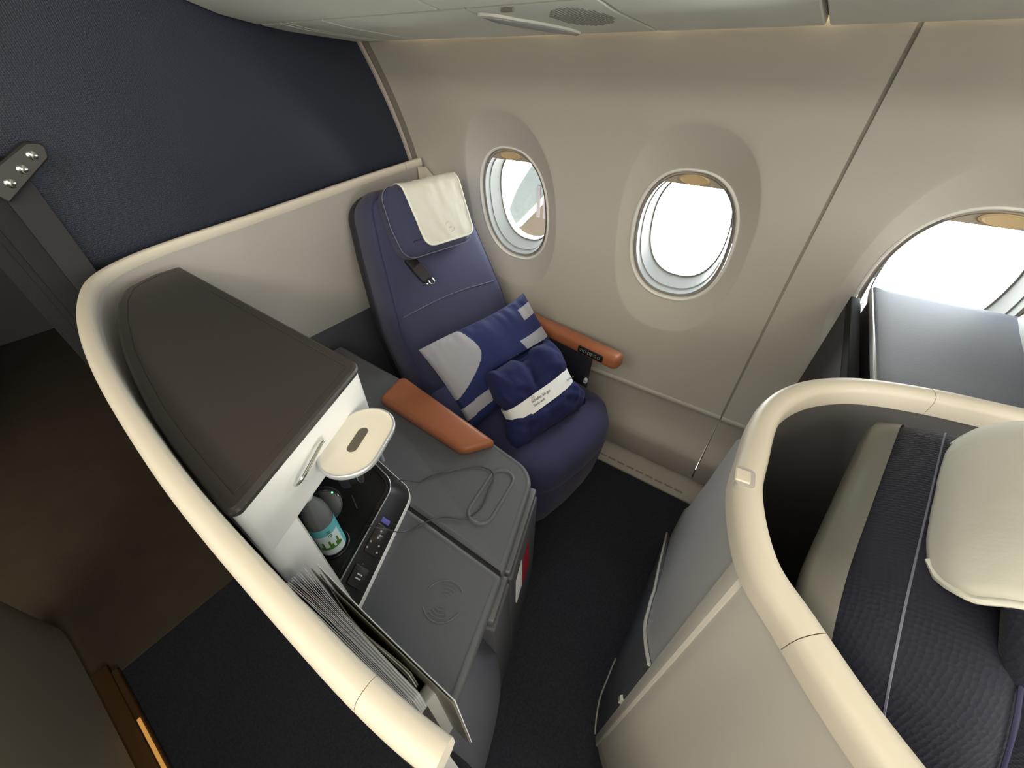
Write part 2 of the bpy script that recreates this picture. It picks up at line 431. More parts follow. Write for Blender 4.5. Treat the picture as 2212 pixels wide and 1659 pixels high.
def window(i, xc):
    w = empty('window_%d' % i, (xc, wys(WZ) + .02, WZ - WB), ['leftmost', 'middle', 'rightmost', 'further', 'further', 'further'][i - 1] + ' oval cabin window in the sidewall', kind='structure')
    s = (wys(WZ + .1) - wys(WZ - .1)) / .2; l = math.hypot(1, s); tv = Vector((0, s / l, 1 / l)); nv = Vector((0, 1 / l, -s / l)); c = Vector((xc, wys(WZ) + .018, WZ))
    N = 72
    def ring(a, b, d, dz=0): return [c + Vector((x, 0, 0)) + tv * (z + dz) + nv * d for x, z in ell(a, b, 2.35, N)]
    # lip, groove and reveal
    def part(name, rr, m):
        V = []
        for r in rr: V += ring(*r)
        return mk(name, V, rings_faces(len(rr), N, True, False, False), m, w, True, 28)
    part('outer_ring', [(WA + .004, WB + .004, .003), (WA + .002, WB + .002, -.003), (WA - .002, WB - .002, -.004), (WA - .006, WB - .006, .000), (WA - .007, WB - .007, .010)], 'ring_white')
    part('groove', [(WA - .007, WB - .007, .008), (WA - .009, WB - .009, .016), (WA - .013, WB - .013, .016), (WA - .014, WB - .014, .010)], 'dado')
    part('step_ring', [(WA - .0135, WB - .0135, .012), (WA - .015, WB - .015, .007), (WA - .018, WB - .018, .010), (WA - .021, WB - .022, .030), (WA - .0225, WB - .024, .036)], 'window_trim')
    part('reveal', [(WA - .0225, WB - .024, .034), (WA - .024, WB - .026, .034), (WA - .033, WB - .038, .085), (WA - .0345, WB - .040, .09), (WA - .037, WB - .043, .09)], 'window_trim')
    part('outer_seal', [(WA - .035, WB - .041, .088), (WA - .038, WB - .044, .12), (WA - .10, WB - .10, .125)][:2], 'seam')
    V = ring(WA - .034, WB - .040, .091) + ring(WA - .034, WB - .040, .094)
    mk('pane', V, rings_faces(2, N), 'pane', w, True, 30)
    # pulled shade: the top chord of the oval
    zc = WB - .046
    top = [(x, z) for x, z in ell(WA - .012, WB - .012, 2.35, 240) if z > zc]; xl = (WA - .012) * (1 - (zc / (WB - .012)) ** 2.35) ** (1 / 2.35)
    top = [(xl, zc)] + top + [(-xl, zc)]
    T = frame(c, (1, 0, 0), tv, -nv)
    sh = mk('shade', [(x, z + .004 * math.cos(x * 12), d) for d in (-.014, -.009) for x, z in top], rings_faces(2, len(top)), 'shade', w, True, 40, T)
    g = ell(.043, .014, 2, 32); gz = zc + .017
    mk('shade_grip', [(x * k, gz + z * k, d) for k, d in ((1, -.0095), (1, -.006), (.85, -.004), (.78, -.0055))  for x, z in g], rings_faces(4, 32), 'shade_grip', sh if False else w, True, 40, T)
    # daylight portal just outside the pane, only guides sampling of the sky
    ld = bpy.data.lights.new('daylight_portal', 'AREA'); ld.shape = 'RECTANGLE'; ld.size = .23; ld.size_y = .33; ld.cycles.is_portal = True
    lo = bpy.data.objects.new('daylight_portal', ld); COL.objects.link(lo); lo.parent = w
    lo.matrix_parent_inverse = Matrix.Identity(4)
    pos = c + nv * .12 - wloc(w); lo.matrix_basis = frame(pos, (1, 0, 0), nv.cross(Vector((1, 0, 0))), nv)
for i in range(6): window(i + 1, WX0 + PITCH * i)
# thick outer skin so that no light leaks round the lining
def skin():
    parts = []
    for i in range(6):
        xc = WX0 + PITCH * i; a = -4.2 if i == 0 else xc - PITCH / 2; b = 3.6 if i == 5 else xc + PITCH / 2
        K = 12; z0, z1 = -.3, 2.6; o = [(a + (b - a) * k / K, z0) for k in range(K)] + [(b, z0 + (z1 - z0) * k / K) for k in range(K)] + [(b - (b - a) * k / K, z1) for k in range(K)] + [(a, z1 - (z1 - z0) * k / K) for k in range(K)]
        V = []
        for t in (0, 1):
            for x, z in o:
                th = math.atan2(z - WZ, x - xc); h = (xc + .150 * math.cos(th), WZ - .015 + .205 * math.sin(th))
                p = (h[0] + (x - h[0]) * t, h[1] + (z - h[1]) * t); V.append((p[0], 1.42 - max(0, p[1] - 1.05) * (.25 if t == 0 else .52), p[1]))
        parts.append((V, rings_faces(2, len(o), True, False, False)))
    V, F = join_parts(parts); o = mk('wall_outer_skin', V, F, 'outer_wall', None, False, recalc=False); tag(o, 'outer fuselage skin behind the cabin lining', kind='structure')
skin()

# aft bulkhead in dark blue cloth
wa = empty('wall_aft', (AFT, .7, 0), 'dark blue textured bulkhead behind the window seat', kind='structure')
def bulk():
    zs = [i * .05 for i in range(0, 36)]; poly = [(.135, 0)] + [(max(.2, wys(z) - .035), z) for z in zs] + [(.135, 1.75)]
    V = [(AFT - .006, y, z) for y, z in poly] + [(AFT - .05, y, z) for y, z in poly]
    mk('cloth_panel', V, rings_faces(2, len(poly)), 'bulkhead', wa, False)
    for nm, y0, y1, x, m in (('edge_strip', .036, .024, AFT + .004, 'dado'), ('edge_trim', .024, -.002, AFT + .010, 'grey_trim'), ('corner_trim', -.002, -.02, AFT + .012, 'sidewall')):
        V = []
        for z in zs: V += [(x, wys(z) - y0, z), (x, wys(z) - y1, z), (AFT - .03, wys(z) - y1, z), (AFT - .03, wys(z) - y0, z)]
        mk(nm, V, rings_faces(len(zs), 4), m, wa, True, 40)
bulk()
box('end_cap', (AFT - .055, .10, 0), (AFT + .002, .136, 1.75), 'post_dark', wa, .004)

# far sides of the cabin
for nm, lo, hi, lab in (('wall_galley', (-4.1, -4.2, -.1), (-4, 1.4, 2.4), 'dark far end of the galley'), ('wall_forward', (3.2, -4.2, -.1), (3.3, 1.5, 2.4), 'forward end of the cabin'), ('wall_right', (-4, -4.3, -.1), (3.3, -4.2, 2.4), 'opposite side of the cabin')):
    tag(box(nm, lo, hi, 'liner_dark' if nm != 'wall_right' else 'outer_wall', bev=.01), lab, kind='structure')
tag(box('ceiling', (-4.1, -4.3, 2.2), (3.3, 1.4, 2.3), 'bin', bev=.01), 'pale cabin ceiling above the aisle', kind='structure')
tag(box('wall_galley_side', (-4, -.62, -.1), (-2.6, -.57, 2.2), 'shell_dark', bev=.004), 'dark galley unit wall across the aisle', kind='structure')
tag(box('wall_galley_ceiling', (-4, -.6, 1.98), (AFT - .05, .6, 2.0), 'shell_dark', bev=.004), 'dark galley ceiling panel', kind='structure')
tag(box('wall_galley_outer', (-4, .5, -.1), (AFT - .06, .56, 2.2), 'shell_dark', bev=.004), 'dark galley unit beside the bulkhead', kind='structure')

# unseen ceiling lamps, with an added fill row over the aisle
def lamp(x, y, k=1.0, nm='flat warm white ceiling lamp over the centre seats '):
    o = empty('ceiling_lamp', (x, y, 2.17), nm + ('by the bulkhead' if x < 0 else 'above the front seat shell' if x < 1.5 else 'furthest forward'), 'lamp', 'cabin ceiling lamps')
    box('housing', (x - .60, y - .40, 2.175), (x + .60, y + .40, 2.2), 'bin', o, .004)
    box('diffuser', (x - .57, y - .37, 2.168), (x + .57, y + .37, 2.176), 'lamp_panel', o, .002)
    ld = bpy.data.lights.new('lamp_light', 'AREA'); ld.shape = 'RECTANGLE'; ld.size = 1.1; ld.size_y = .7; ld.energy = CABIN_W * k; ld.color = (1, .90, .74)
    l = bpy.data.objects.new('lamp_light', ld); COL.objects.link(l); l.parent = o; l.location = (0, 0, -.008)
for x, y in ((-.4, -1.5), (.9, -1.5), (2.2, -1.5)): lamp(x, y)
for x, y in ((-.1, -.5), (1.3, -.5)): lamp(x, y, .22, 'slim warm white aisle lamp ')  # added row, lifts the lower sidewall
def wash():  # added light in place of the windows across the cabin
    o = empty('wall_wash_lamp', (0, -4.18, 1.3), 'long warm white wall-wash lamp on the far side of the cabin', 'lamp')
    box('housing', (-1.2, -4.2, 1.3), (3.1, -4.17, 2.15), 'bin', o, .004)
    ld = bpy.data.lights.new('wash_light', 'AREA'); ld.shape = 'RECTANGLE'; ld.size = 4.2; ld.size_y = .8; ld.energy = WASH_W; ld.color = (1, .92, .80)
    l = bpy.data.objects.new('wash_light', ld); COL.objects.link(l); l.parent = o; l.location = (.95, .02, .43); l.rotation_euler = (R(90), 0, 0)
wash()
def fore():  # added light, brightens surfaces turned towards the forward cabin
    o = empty('forward_cabin_lamp', (3.15, .1, 1.2), 'large soft white lamp panel at the forward end of the cabin', 'lamp')
    box('housing', (3.165, -1.2, 1.15), (3.195, .4, 2.15), 'bin', o, .004)
    ld = bpy.data.lights.new('fore_light', 'AREA'); ld.shape = 'RECTANGLE'; ld.size = 1.5; ld.size_y = .9; ld.energy = FORE_W; ld.color = (1, .97, .92)
    l = bpy.data.objects.new('fore_light', ld); COL.objects.link(l); l.parent = o; l.location = (.008, -.5, .45); l.rotation_euler = (R(90), 0, R(90))
fore()
def cove():
    o = empty('cove_lamp', (0, 1.10, 1.55), 'warm cove lamp hidden behind the bin edge above the windows', 'lamp')
    box('strip', (AFT, 1.015, 1.545), (3.1, 1.035, 1.555), 'bin', o, .002)
    ld = bpy.data.lights.new('cove_light', 'AREA'); ld.shape = 'RECTANGLE'; ld.size = 4.2; ld.size_y = .025; ld.energy = COVE_W; ld.color = (1, .80, .52)
    l = bpy.data.objects.new('cove_light', ld); COL.objects.link(l); l.parent = o; l.location = (.87, -.068, -.012); l.rotation_euler = (R(50), 0, 0)
cove()

# ------------------------------------------------------------------ overhead bin with service panels
BP = [(1.071, 1.512), (1.072, 1.503), (1.067, 1.4982), (1.052, 1.4985), (.95, 1.506), (.84, 1.514), (.768, 1.5235)]
BQ = [(.756, 1.525), (.70, 1.534), (.665, 1.540), (.60, 1.560), (.54, 1.592), (.48, 1.64), (.44, 1.71), (.42, 1.80), (.42, 2.0), (.45, 2.18)]
ob = empty('overhead_bin', (.5, .8, 1.5), 'cream overhead bin running above the windows', 'overhead bin')
def slab_x(name, prof, x0, x1, m, th=.012):
    x0 += .0034; x1 -= .0034; n = len(prof); V = []
    for x, d in ((x0, .002), (x0 + .002, 0), (x1 - .002, 0), (x1, .002)):
        V += [(x, y, z + d) for y, z in prof] + [(x, y + .0, z + th) for y, z in reversed(prof)]
    return mk(name, V, rings_faces(4, 2 * n), m, ob, True, 30)
xs = [AFT, -1.262, -1.23, -1.085, -.645, -.372, -.075, .42, .9, 1.5, 2.1, 3.2]
for a, b in zip(xs, xs[1:]): slab_x('service_panel', BP, a, b, 'bin')
for a, b in ((AFT, -.70), (-.70, .35), (.35, 1.4), (1.4, 3.2)): slab_x('bin_panel', BQ, a, b, 'bin')
xstrip('panel_backing', [(y, z + .013) for y, z in BP[2:]] + [(y, z + .017) for y, z in reversed(BP[2:])], AFT, 3.2, 'grey_trim', ob)  # added strip that keeps cove light from leaking through the seams
xstrip('panel_groove', [(.775, 1.537), (.748, 1.539), (.748, 1.55), (.775, 1.55)], AFT, 3.2, 'grey_trim', ob)
# reading lamp recess and loudspeaker in one service panel
def on_bin(x, y, d=0):
    for (a, za), (b, zb) in zip(BP[3:], BP[4:]):
        if b <= y <= a: return Vector((x, y, za + (zb - za) * (y - a) / (b - a) - d))
    return Vector((x, y, 1.5 - d))
def bin_patch(name, pts, m, d0, d1):
    n = len(pts); V = [on_bin(x, y, -.002) for x, y in pts] + [on_bin(x, y, d0) for x, y in pts] + [on_bin(x, y, d1) for x, y in inset(pts, .003)]
    return mk(name, V, rings_faces(3, n), m, ob, True, 30)
tear = [tuple(p) for p in spline([(-.640, .800), (-.618, .796), (-.585, .83), (-.555, .90), (-.537, .975), (-.538, 1.030), (-.548, 1.042), (-.575, 1.025), (-.605, .97), (-.635, .87)], 6, True)]
bin_patch('lamp_surround', [(a, b) for a, b, *_ in [tuple(t) + (0,) for t in tear]], 'bin', .004, .0045)
tin = inset(tear, .010); bin_patch('lamp_lens', tin, 'lens', .0052, .0056)
box('release_slot', (-.565, .771, 1.517), (-.54, .778, 1.5215), 'seam', ob, .0008)
box('lamp_button', (-.637, .858, 1.508), (-.625, .868, 1.5125), 'grey_trim', ob, .0008)
def grille():
    parts = []
    for i in range(15):
        for j in range(22):
            x = -.505 + i * .0075; y = .80 + j * .0075 + (i % 2) * .00375
            if ((x + .452) / .060) ** 2 + ((y - .885) / .088) ** 2 > 1 - .35 * (x > -.45) * (y > .9): continue
            c = on_bin(x, y, .0007); parts.append(([c + Vector((.0026 * math.cos(t), .0026 * math.sin(t), 0)) for t in [k * math.pi / 3 for k in range(6)]] + [c + Vector((0, 0, .004)) + Vector((.0026 * math.cos(t), .0026 * math.sin(t), 0)) for t in [k * math.pi / 3 for k in range(6)]], rings_faces(2, 6)))
    V, F = join_parts(parts); o = mk('speaker_grille', V, F, 'dark_hole', ob, False, recalc=False); o['kind'] = 'stuff'
grille()

# ------------------------------------------------------------------ shell round the window seat
RZ = 1.08
sh = empty('seat_shell', (-.8, .3, 0), 'grey fabric lined seat shell with cream top rail around the window seat', 'seat shell')
# plan of the rail centre line: window end -> aft corner -> along the aisle -> front end
railp = spline([(-1.325, 1.238, 1.150), (-1.325, .90, 1.128), (-1.325, .57, 1.102), (-1.322, .33, 1.087), (-1.300, .215, 1.081), (-1.245, .135, RZ - .002), (-1.15, .088, RZ - .003), (-1.00, .050, RZ - .003), (-.80, .020, RZ - .003), (-.57, .001, RZ - .003), (-.40, -.006, RZ - .003), (-.20, -.006, RZ - .003), (-.115, -.003, RZ - .003), (-.062, .003, RZ - .003)], 6)
RP = [(.0125, -.022), (.0130, -.005), (.0115, .0), (.007, .0025), (-.001, .003), (-.0075, .001), (-.0115, -.005), (-.0128, -.012), (-.0128, -.024), (-.011, -.028), (.008, -.028)]
# travel from the window to the aisle end: left of travel = aisle/aft side after the bend -> use mirrored profile (outer side bigger)
RPm = [(-a, b) for a, b in reversed(RP)]
cut = [i for i, p in enumerate(railp) if p.x > -.145][0]; cut2 = [i for i, p in enumerate(railp) if p.y < 1.16][0]
sweep('top_rail', railp[cut2:cut + 1], RP, 'rail', sh)
sweep('rail_front_end', [railp[cut] + (railp[cut + 1] - railp[cut]) * .06] + railp[cut + 1:], RP, 'rail', sh)
sweep('rail_window_end', railp[:cut2] + [railp[cut2] + (railp[cut2 - 1] - railp[cut2]) * .05], RP, 'rail', sh)
# window end of the rail dropping along the sidewall
def shell_wall(name, path, off0, off1, zb, ztop, m, ths=50):
    V = []; N = len(path)
    for i in range(N):
        t = path[min(N - 1, i + 1)] - path[max(0, i - 1)]; t.z = 0; t.normalize(); s = Vector((-t.y, t.x, 0))
        a = path[i] + s * off0; b = path[i] + s * off1; zt = path[i].z + ztop; z0 = zb(path[i]) if callable(zb) else zb
        V += [(a.x, a.y, z0), (a.x, a.y, zt), (b.x, b.y, zt), (b.x, b.y, z0)]
    return mk(name, V, rings_faces(N, 4), m, sh, True, ths)
# left of travel: travelling -y then +x : left of -y is +x (inside)... inner side = left
shell_wall('fabric_liner', railp[:[i for i, p in enumerate(railp) if p.x > -.44][0]], .0125, -.002, .66, -.020, 'liner')
shell_wall('lower_liner', railp[:24], .008, -.003, .0, -.42, 'shell_navy')
shell_wall('outer_panel', railp, -.0135, -.006, .0, -.036, 'shell_dark')
shell_wall('pocket_liner', railp[[i for i, p in enumerate(railp) if p.x > -.44][0]:-1], .006, -.004, .55, -.036, 'shell_grey')
V = [(-1.305, 1.205, 1.125), (-1.305, 1.25, 1.12), (-1.262, 1.252, 1.085), (-1.262, 1.21, 1.09)]
mk('rail_return', [Vector(v) for v in V] + [Vector(v) + Vector((0, .0, -.32)) for v in V], rings_faces(2, 4), 'rail', sh, False)
for dx in (0, .014, .03, .07, .084):
    tube('liner_pleat', spline([(-1.314, 1.02 + dx, 1.10), (-1.313, 1.025 + dx, 1.06), (-1.314, 1.035 + dx, 1.02)], 5), .0012, 'liner', sh, 6)

# ------------------------------------------------------------------ console between seat and aisle
CZ = .60
con = empty('side_console', (-.6, .3, 0), 'dark grey side console with two lids between seat and aisle', 'console')
def con_panel(name, poly, m, r, h0=.572):
    p = fillet(poly, r, 8)
    return puff(name, p, [(0, h0), (0, CZ - .009), (.0015, CZ - .004), (.005, CZ - .001), (.011, CZ), (.0125, CZ - .0012), (.015, CZ - .0015)], m, con, sharp=60)
con_panel('outboard_lid', [(-1.262, .640), (-1.262, .296), (-.231, .296), (-.316, .562), (-.60, .598), (-.87, .630)], 'console', [.004, .004, .006, .092, .02, .02])
con_panel('aisle_lid', [(-.80, .289), (-.80, .0135), (-.152, .0135), (-.229, .289)], 'console', [.004, .004, .02, .008])
prism('lid_gap', [(-1.255, .30), (-1.255, .283), (-.236, .283), (-.240, .30)], .55, CZ - .0045, 'black', con, .001)
# embossed oval
T = oframe((-.370, .438, CZ - .0015), (-.022, .150, 0), (-.150, -.022, 0))
st = stadium(.172, .066, 14)
puff('embossed_oval', st, [(-.004, -.002), (-.0035, .0012), (-.0015, .0042), (.0015, .0054), (.0045, .0042), (.0065, .0012), (.007, -.002)], 'console_edge', con, T, sharp=70)
# embossed charging mark: rings of arcs
cx, cy = -.300, .181
mk_ = empty('charging_mark', (cx, cy, CZ)); mk_.parent = con; mk_.location = Vector((cx, cy, CZ)) - con.location
def arc(r, a0, a1, wd=.0014):
    P = [Vector((cx + r * math.cos(t), cy + r * math.sin(t), CZ - .0014)) for t in [R(a0 + (a1 - a0) * k / 24) for k in range(25)]]
    tube('arc', P, wd, 'console_edge', mk_, 6)
ax = 17
arc(.041, 40 + ax, 165 + ax); arc(.041, 215 + ax, 345 + ax)
for r in (.012, .019, .026, .033): arc(r, 55 + ax, 125 + ax, .0011); arc(r, 235 + ax, 305 + ax, .0011)
# body
bpoly = fillet([(-1.26, .60), (-1.26, .02), (-.168, .02), (-.246, .289), (-.332, .545), (-.60, .583)], [.01, .01, .02, .02, .09, .02], 6)
prism('body', bpoly, .0, .575, 'console_side', con, .004)
# front pockets: long drawer rails on the front face
fd = Vector((-.332 + .168, .545 - .02, 0)).normalized(); fn = Vector((fd.y, -fd.x, 0))
def front(s0, s1, z0, z1, d0, d1, name, m, b=.004, r=.006):
    o = Vector((-.168, .02, 0)); T = frame(o + fn * d0, fd, Vector((0, 0, 1)), fn)
    p = fillet([(s0, z0), (s1, z0), (s1, z1), (s0, z1)], r, 4)
    return puff(name, p, [(0, 0), (0, d1 - d0 - b), (b * .3, d1 - d0 - b * .3), (b, d1 - d0)], m, con, T)
front(.30, .535, .545, .568, -.004, .032, 'pocket_rim', 'console_edge'); front(.195, .293, .545, .568, -.004, .030, 'pocket_rim', 'console_edge')
front(.30, .535, .02, .535, -.004, .036, 'pocket_front', 'console_side'); front(.19, .293, .02, .535, -.004, .034, 'pocket_front', 'console_side')
# bulging aisle-end flank
def flank():
    V = []; n = 16
    prof = [(.572, .012), (.55, .026), (.48, .046), (.38, .058), (.25, .060), (.12, .052), (.0, .044)]
    o = Vector((-.168, .02, 0))
    for z, d in prof:
        for k in range(n + 1):
            s = -.006 + .232 * k / n; e = max(0, 1 - (k / n) ** 5) * (1 if k < n else 0)
            wide = max(0, min(1, (.575 - z) / .2)); smax = .235 * (.62 + .38 * wide)
            p = o + fd * (s * smax / .232) + fn * (d * e + .002); V.append((p.x, p.y, z))
        for k in range(n, -1, -1):
            p = o + fd * (-.006 + .24 * k / n) - fn * .01; V.append((p.x, p.y, z))
    mk('flank_panel', V, rings_faces(len(prof), 2 * n + 2), 'shell_navy', con, True, 50)
flank()
# literature tucked behind the front pocket
def at_front(s, z, d): return Vector((-.168, .02, 0)) + fd * s + fn * d + Vector((0, 0, z))
def card(name, s0, s1, z0, z1, m, label, d=.020):
    P = [at_front(s0, z0, d), at_front(s1, z0, d), at_front(s1, z1, d - .004), at_front(s0, z1 - .02, d - .004)]
    o = mk(name, P + [p + fn * .003 for p in P], rings_faces(2, 4), m, None, False); tag(o, label, 'card')
card('red_card', .40, .455, .30, .475, 'red', 'red card tucked in the front pocket of the console', .0365)
card('white_card', .335, .385, .32, .49, 'paper', 'white card tucked in the front pocket beside the red one', .0365)

# brown leather pad
pad = fillet([(-.90, .628), (-.872, .505), (-.515, .490), (-.458, .572)], [.02, .022, .04, .006], 8)
arm = puff('armrest_pad', pad, [(.004, CZ + .0002), (0, CZ + .004), (.0, CZ + .018), (.002, CZ + .024), (.007, CZ + .028), (.014, CZ + .0295), (.03, CZ + .030)], 'leather', con, sharp=60)
arm['label'] = 'wide brown leather armrest pad'

# ------------------------------------------------------------------ storage cabinet
cab = empty('storage_cabinet', (-.85, .15, CZ), 'white storage cabinet with black top and open dark niche on the console', 'cabinet')
TZ = 1.045
A_, B_, C_ = (-1.245, .284), (-.528, .280), (-.411, .012)
cabp = [A_, B_, C_, (-.60, .014), (-.80, .034), (-1.00, .066), (-1.12, .098), (-1.20, .15), (-1.245, .20)]
cr_ = [.02, .030, .012, .05, .1, .1, .08, .05, .04]
top_poly = fillet([(-1.252, .291), (-.526, .289), (-.405, .009), (-.502, .013), (-.59, .018), (-.688, .027), (-.80, .043), (-.911, .062), (-1.037, .092), (-1.142, .125), (-1.216, .163), (-1.251, .232)], [.004, .030, .012, .1, .1, .15, .15, .15, .15, .15, .06, .05], 8)
puff('top_panel', top_poly, [(.004, TZ - .016), (.001, TZ - .012), (0, TZ - .006), (.002, TZ - .002), (.006, TZ), (.018, TZ), (.019, TZ - .0012), (.0205, TZ - .0012), (.0215, TZ), (.04, TZ)], 'box_top', cab, sharp=22)
prism('upper_body', inset(top_poly, .0035), .936, TZ - .012, 'white', cab, .0006)
fdir = (Vector(B_) - Vector(C_)).normalized(); fnr = Vector((fdir.y, -fdir.x))   # along the face outboard / out of the face
def fp(s, d): v = Vector(C_) + fdir * s + fnr * d; return (v.x, v.y)
SO = .064                                                     # where the niche opening begins along the face
prism('aisle_pillar', fillet([fp(SO, 0), fp(0, 0), (-.60, .014), (-.765, .032), (-.765, .083), fp(SO, -.06)], [.002, .012, .02, .005, .005, .02], 5), CZ + .0005, .945, 'white', cab, .0004)
prism('aft_body', [(-1.24, .28), (-.77, .28), (-.77, .05), (-1.0, .08), (-1.12, .11), (-1.20, .155), (-1.24, .20)], CZ + .0005, .937, 'white', cab, .002)
prism('niche_back', [(-.768, .282), (-.755, .282), (-.755, .07), (-.768, .07)], CZ + .001, .936, 'black', cab, .001)
niche_top = [fp(SO + .002, -.004), fp(.280, -.004), (-.765, .278), (-.765, .08)]
prism('niche_ceiling', niche_top, .930, .9345, 'black', cab, .0005)
lw = [fp(SO + .001, -.035), fp(SO + .006, -.035), (-.735, .088), (-.735, .083)]
prism('niche_side', lw, CZ + .05, .931, 'black', cab, .0005)
rev = [fp(SO - .001, -.001), fp(SO + .003, -.002), fp(SO + .003, -.034), fp(SO - .001, -.034)]
prism('opening_reveal', rev, CZ + .02, .934, 'shell_light', cab, .0005)
prism('reveal_clip', [fp(SO + .003, -.012), fp(SO + .008, -.012), fp(SO + .008, -.024), fp(SO + .003, -.024)], .80, .822, 'brass', cab, .001)
# niche tray with sloped socket front
c0 = fillet([fp(SO - .012, .012), fp(.336, .014), (-.76, .350), (-.76, .085)], [.002, .062, .002, .002], 12)
c1 = fillet([fp(SO - .012, -.030), fp(.320, -.022), (-.745, .327), (-.745, .088)], [.002, .060, .002, .002], 12)
c2 = inset(c1, .007); c3 = inset(c1, .014); c4 = inset(c1, .022)
n0 = len(c0)
def loft(name, rr, m, parent, cap0=True, cap1=True, sharp=40):
    V = []
    for p, z in rr: V += [(x, y, z) for x, y in p]
    return mk(name, V, rings_faces(len(rr), len(rr[0][0]), True, cap0, cap1), m, parent, True, sharp)
loft('tray_trim', [(c0, CZ + .0004), (c0, CZ + .012), (inset(c0, .003), CZ + .014)], 'white', cab)
loft('tray_front', [(inset(c0, .002), CZ + .0135), (inset(c0, .004), CZ + .018), (c1, CZ + .056), (inset(c1, .002), CZ + .058), (c2, CZ + .058)], 'black', cab)
loft('tray_floor', [(c2, CZ + .0575), (inset(c1, .008), CZ + .060), (inset(c1, .011), CZ + .060), (c3, CZ + .054), (inset(c1, .018), CZ + .053), (c4, CZ + .046), (inset(c1, .030), CZ + .044)], 'gloss_brown', cab, cap0=False)
tube('tray_edge_wire', [Vector((x, y, CZ + .0585)) for x, y in c1[12:30]], .0016, 'silver', cab, 6)
# sockets lie on the sloped front
sl0 = Vector((*fp(0, .010), CZ + .018)); sl1 = Vector((*fp(0, -.026), CZ + .056)); sup = (sl1 - sl0).normalized()
def on_slope(s, t, d=0):
    nrm = Vector((fdir.x, fdir.y, 0)).cross(sup); nrm.normalize()
    if nrm.z < 0: nrm = -nrm
    return sl0 + Vector((fdir.x, fdir.y, 0)) * s + (sl1 - sl0) * t + nrm * d, nrm
def slope_plate(name, s, t, L, W, m, parent, d0=.0, d1=.0018, r=.003):
    o, nrm = on_slope(s, t); x = Vector((fdir.x, fdir.y, 0)); T = frame(o, x, nrm.cross(x), nrm)
    return prism(name, fillet([(-L / 2, -W / 2), (L / 2, -W / 2), (L / 2, W / 2), (-L / 2, W / 2)], r, 3), d0, d1, m, parent, .0005, T)
usb = slope_plate('usb_socket', .106, .5, .040, .034, 'black', cab, d1=.003)
for k in (-1, 1): slope_plate('usb_port', .106 + k * .004, .5, .0025, .012, 'silver', usb, .0028, .0036, .0005)
psk = slope_plate('power_socket', .188, .5, .066, .032, 'gloss_brown', cab, d1=.0026)
for a, b in ((-.024, .25), (-.024, .75), (-.010, .3), (-.010, .72), (.004, .5), (.020, .5)): slope_plate('pin_hole', .188 + a, b, .004, .004, 'lens', psk, .0024, .0032, .001)
slope_plate('audio_port', .232, .52, .012, .022, 'blue_port', cab, .001, .0034, .002)
# round stud and post at the outboard end
lathe('stud', [(.006, 0), (.006, .003), (.003, .004), (.0015, .002)], (-.655, .300, CZ + .0595), 'grey_trim', cab, 14)
tube('post', [(-.640, .331, CZ + .054), (-.642, .329, .80)], .004, 'silver', cab, 8)

# fold-down oval hook plate
hk = empty('oval_hook_plate', (*fp(.155, .06), .97), 'cream oval fold-out headphone hook with dark slot on the cabinet face', 'hook')
ocx, ocy = -.447, .201
Tm = oframe((ocx, ocy, .975), (fdir.x, fdir.y, .02), (-fdir.y, fdir.x, 0))
st = stadium(.146, .094, 16)
puff('plate', st, [(.006, -.006), (.0, -.002), (.0, .002), (.0015, .0045), (.003, .005), (.004, .0046), (.008, .0042), (.02, .0036)], 'oval', hk, Tm, sharp=50)
puff('rim', st, [(-.0005, -.004), (-.0018, .0), (-.0012, .004), (.001, .0055), (.0025, .005), (.0005, -.002)], 'silver', hk, Tm, False, False, 60)
sl = stadium(.052, .017, 10)
puff('slot', sl, [(0, .002), (0, .0042), (.0006, .0046)], 'oval_slot', hk, Tm)
e = [Tm @ Vector((x, y, 0)) for x, y in ((.030, -.044), (.030, -.010))]
lp = [Vector((*fp(.086, .002), .985)), Vector((*fp(.090, .010), .992)), Vector((*fp(.10, .012), .996)), Vector((*fp(.145, .012), 1.006)), Vector((*fp(.156, .010), 1.004)), Vector((*fp(.158, .002), .996)), Vector((*fp(.146, .001), .990)), Vector((*fp(.10, .001), .980))]
tube('hinge_loop', spline(lp, 5, True), .0032, 'chrome', hk, 8, True)
tube('hook_arm', [(*fp(.17, -.002), .962), (*fp(.17, .05), .966)], .007, 'black', hk, 8)

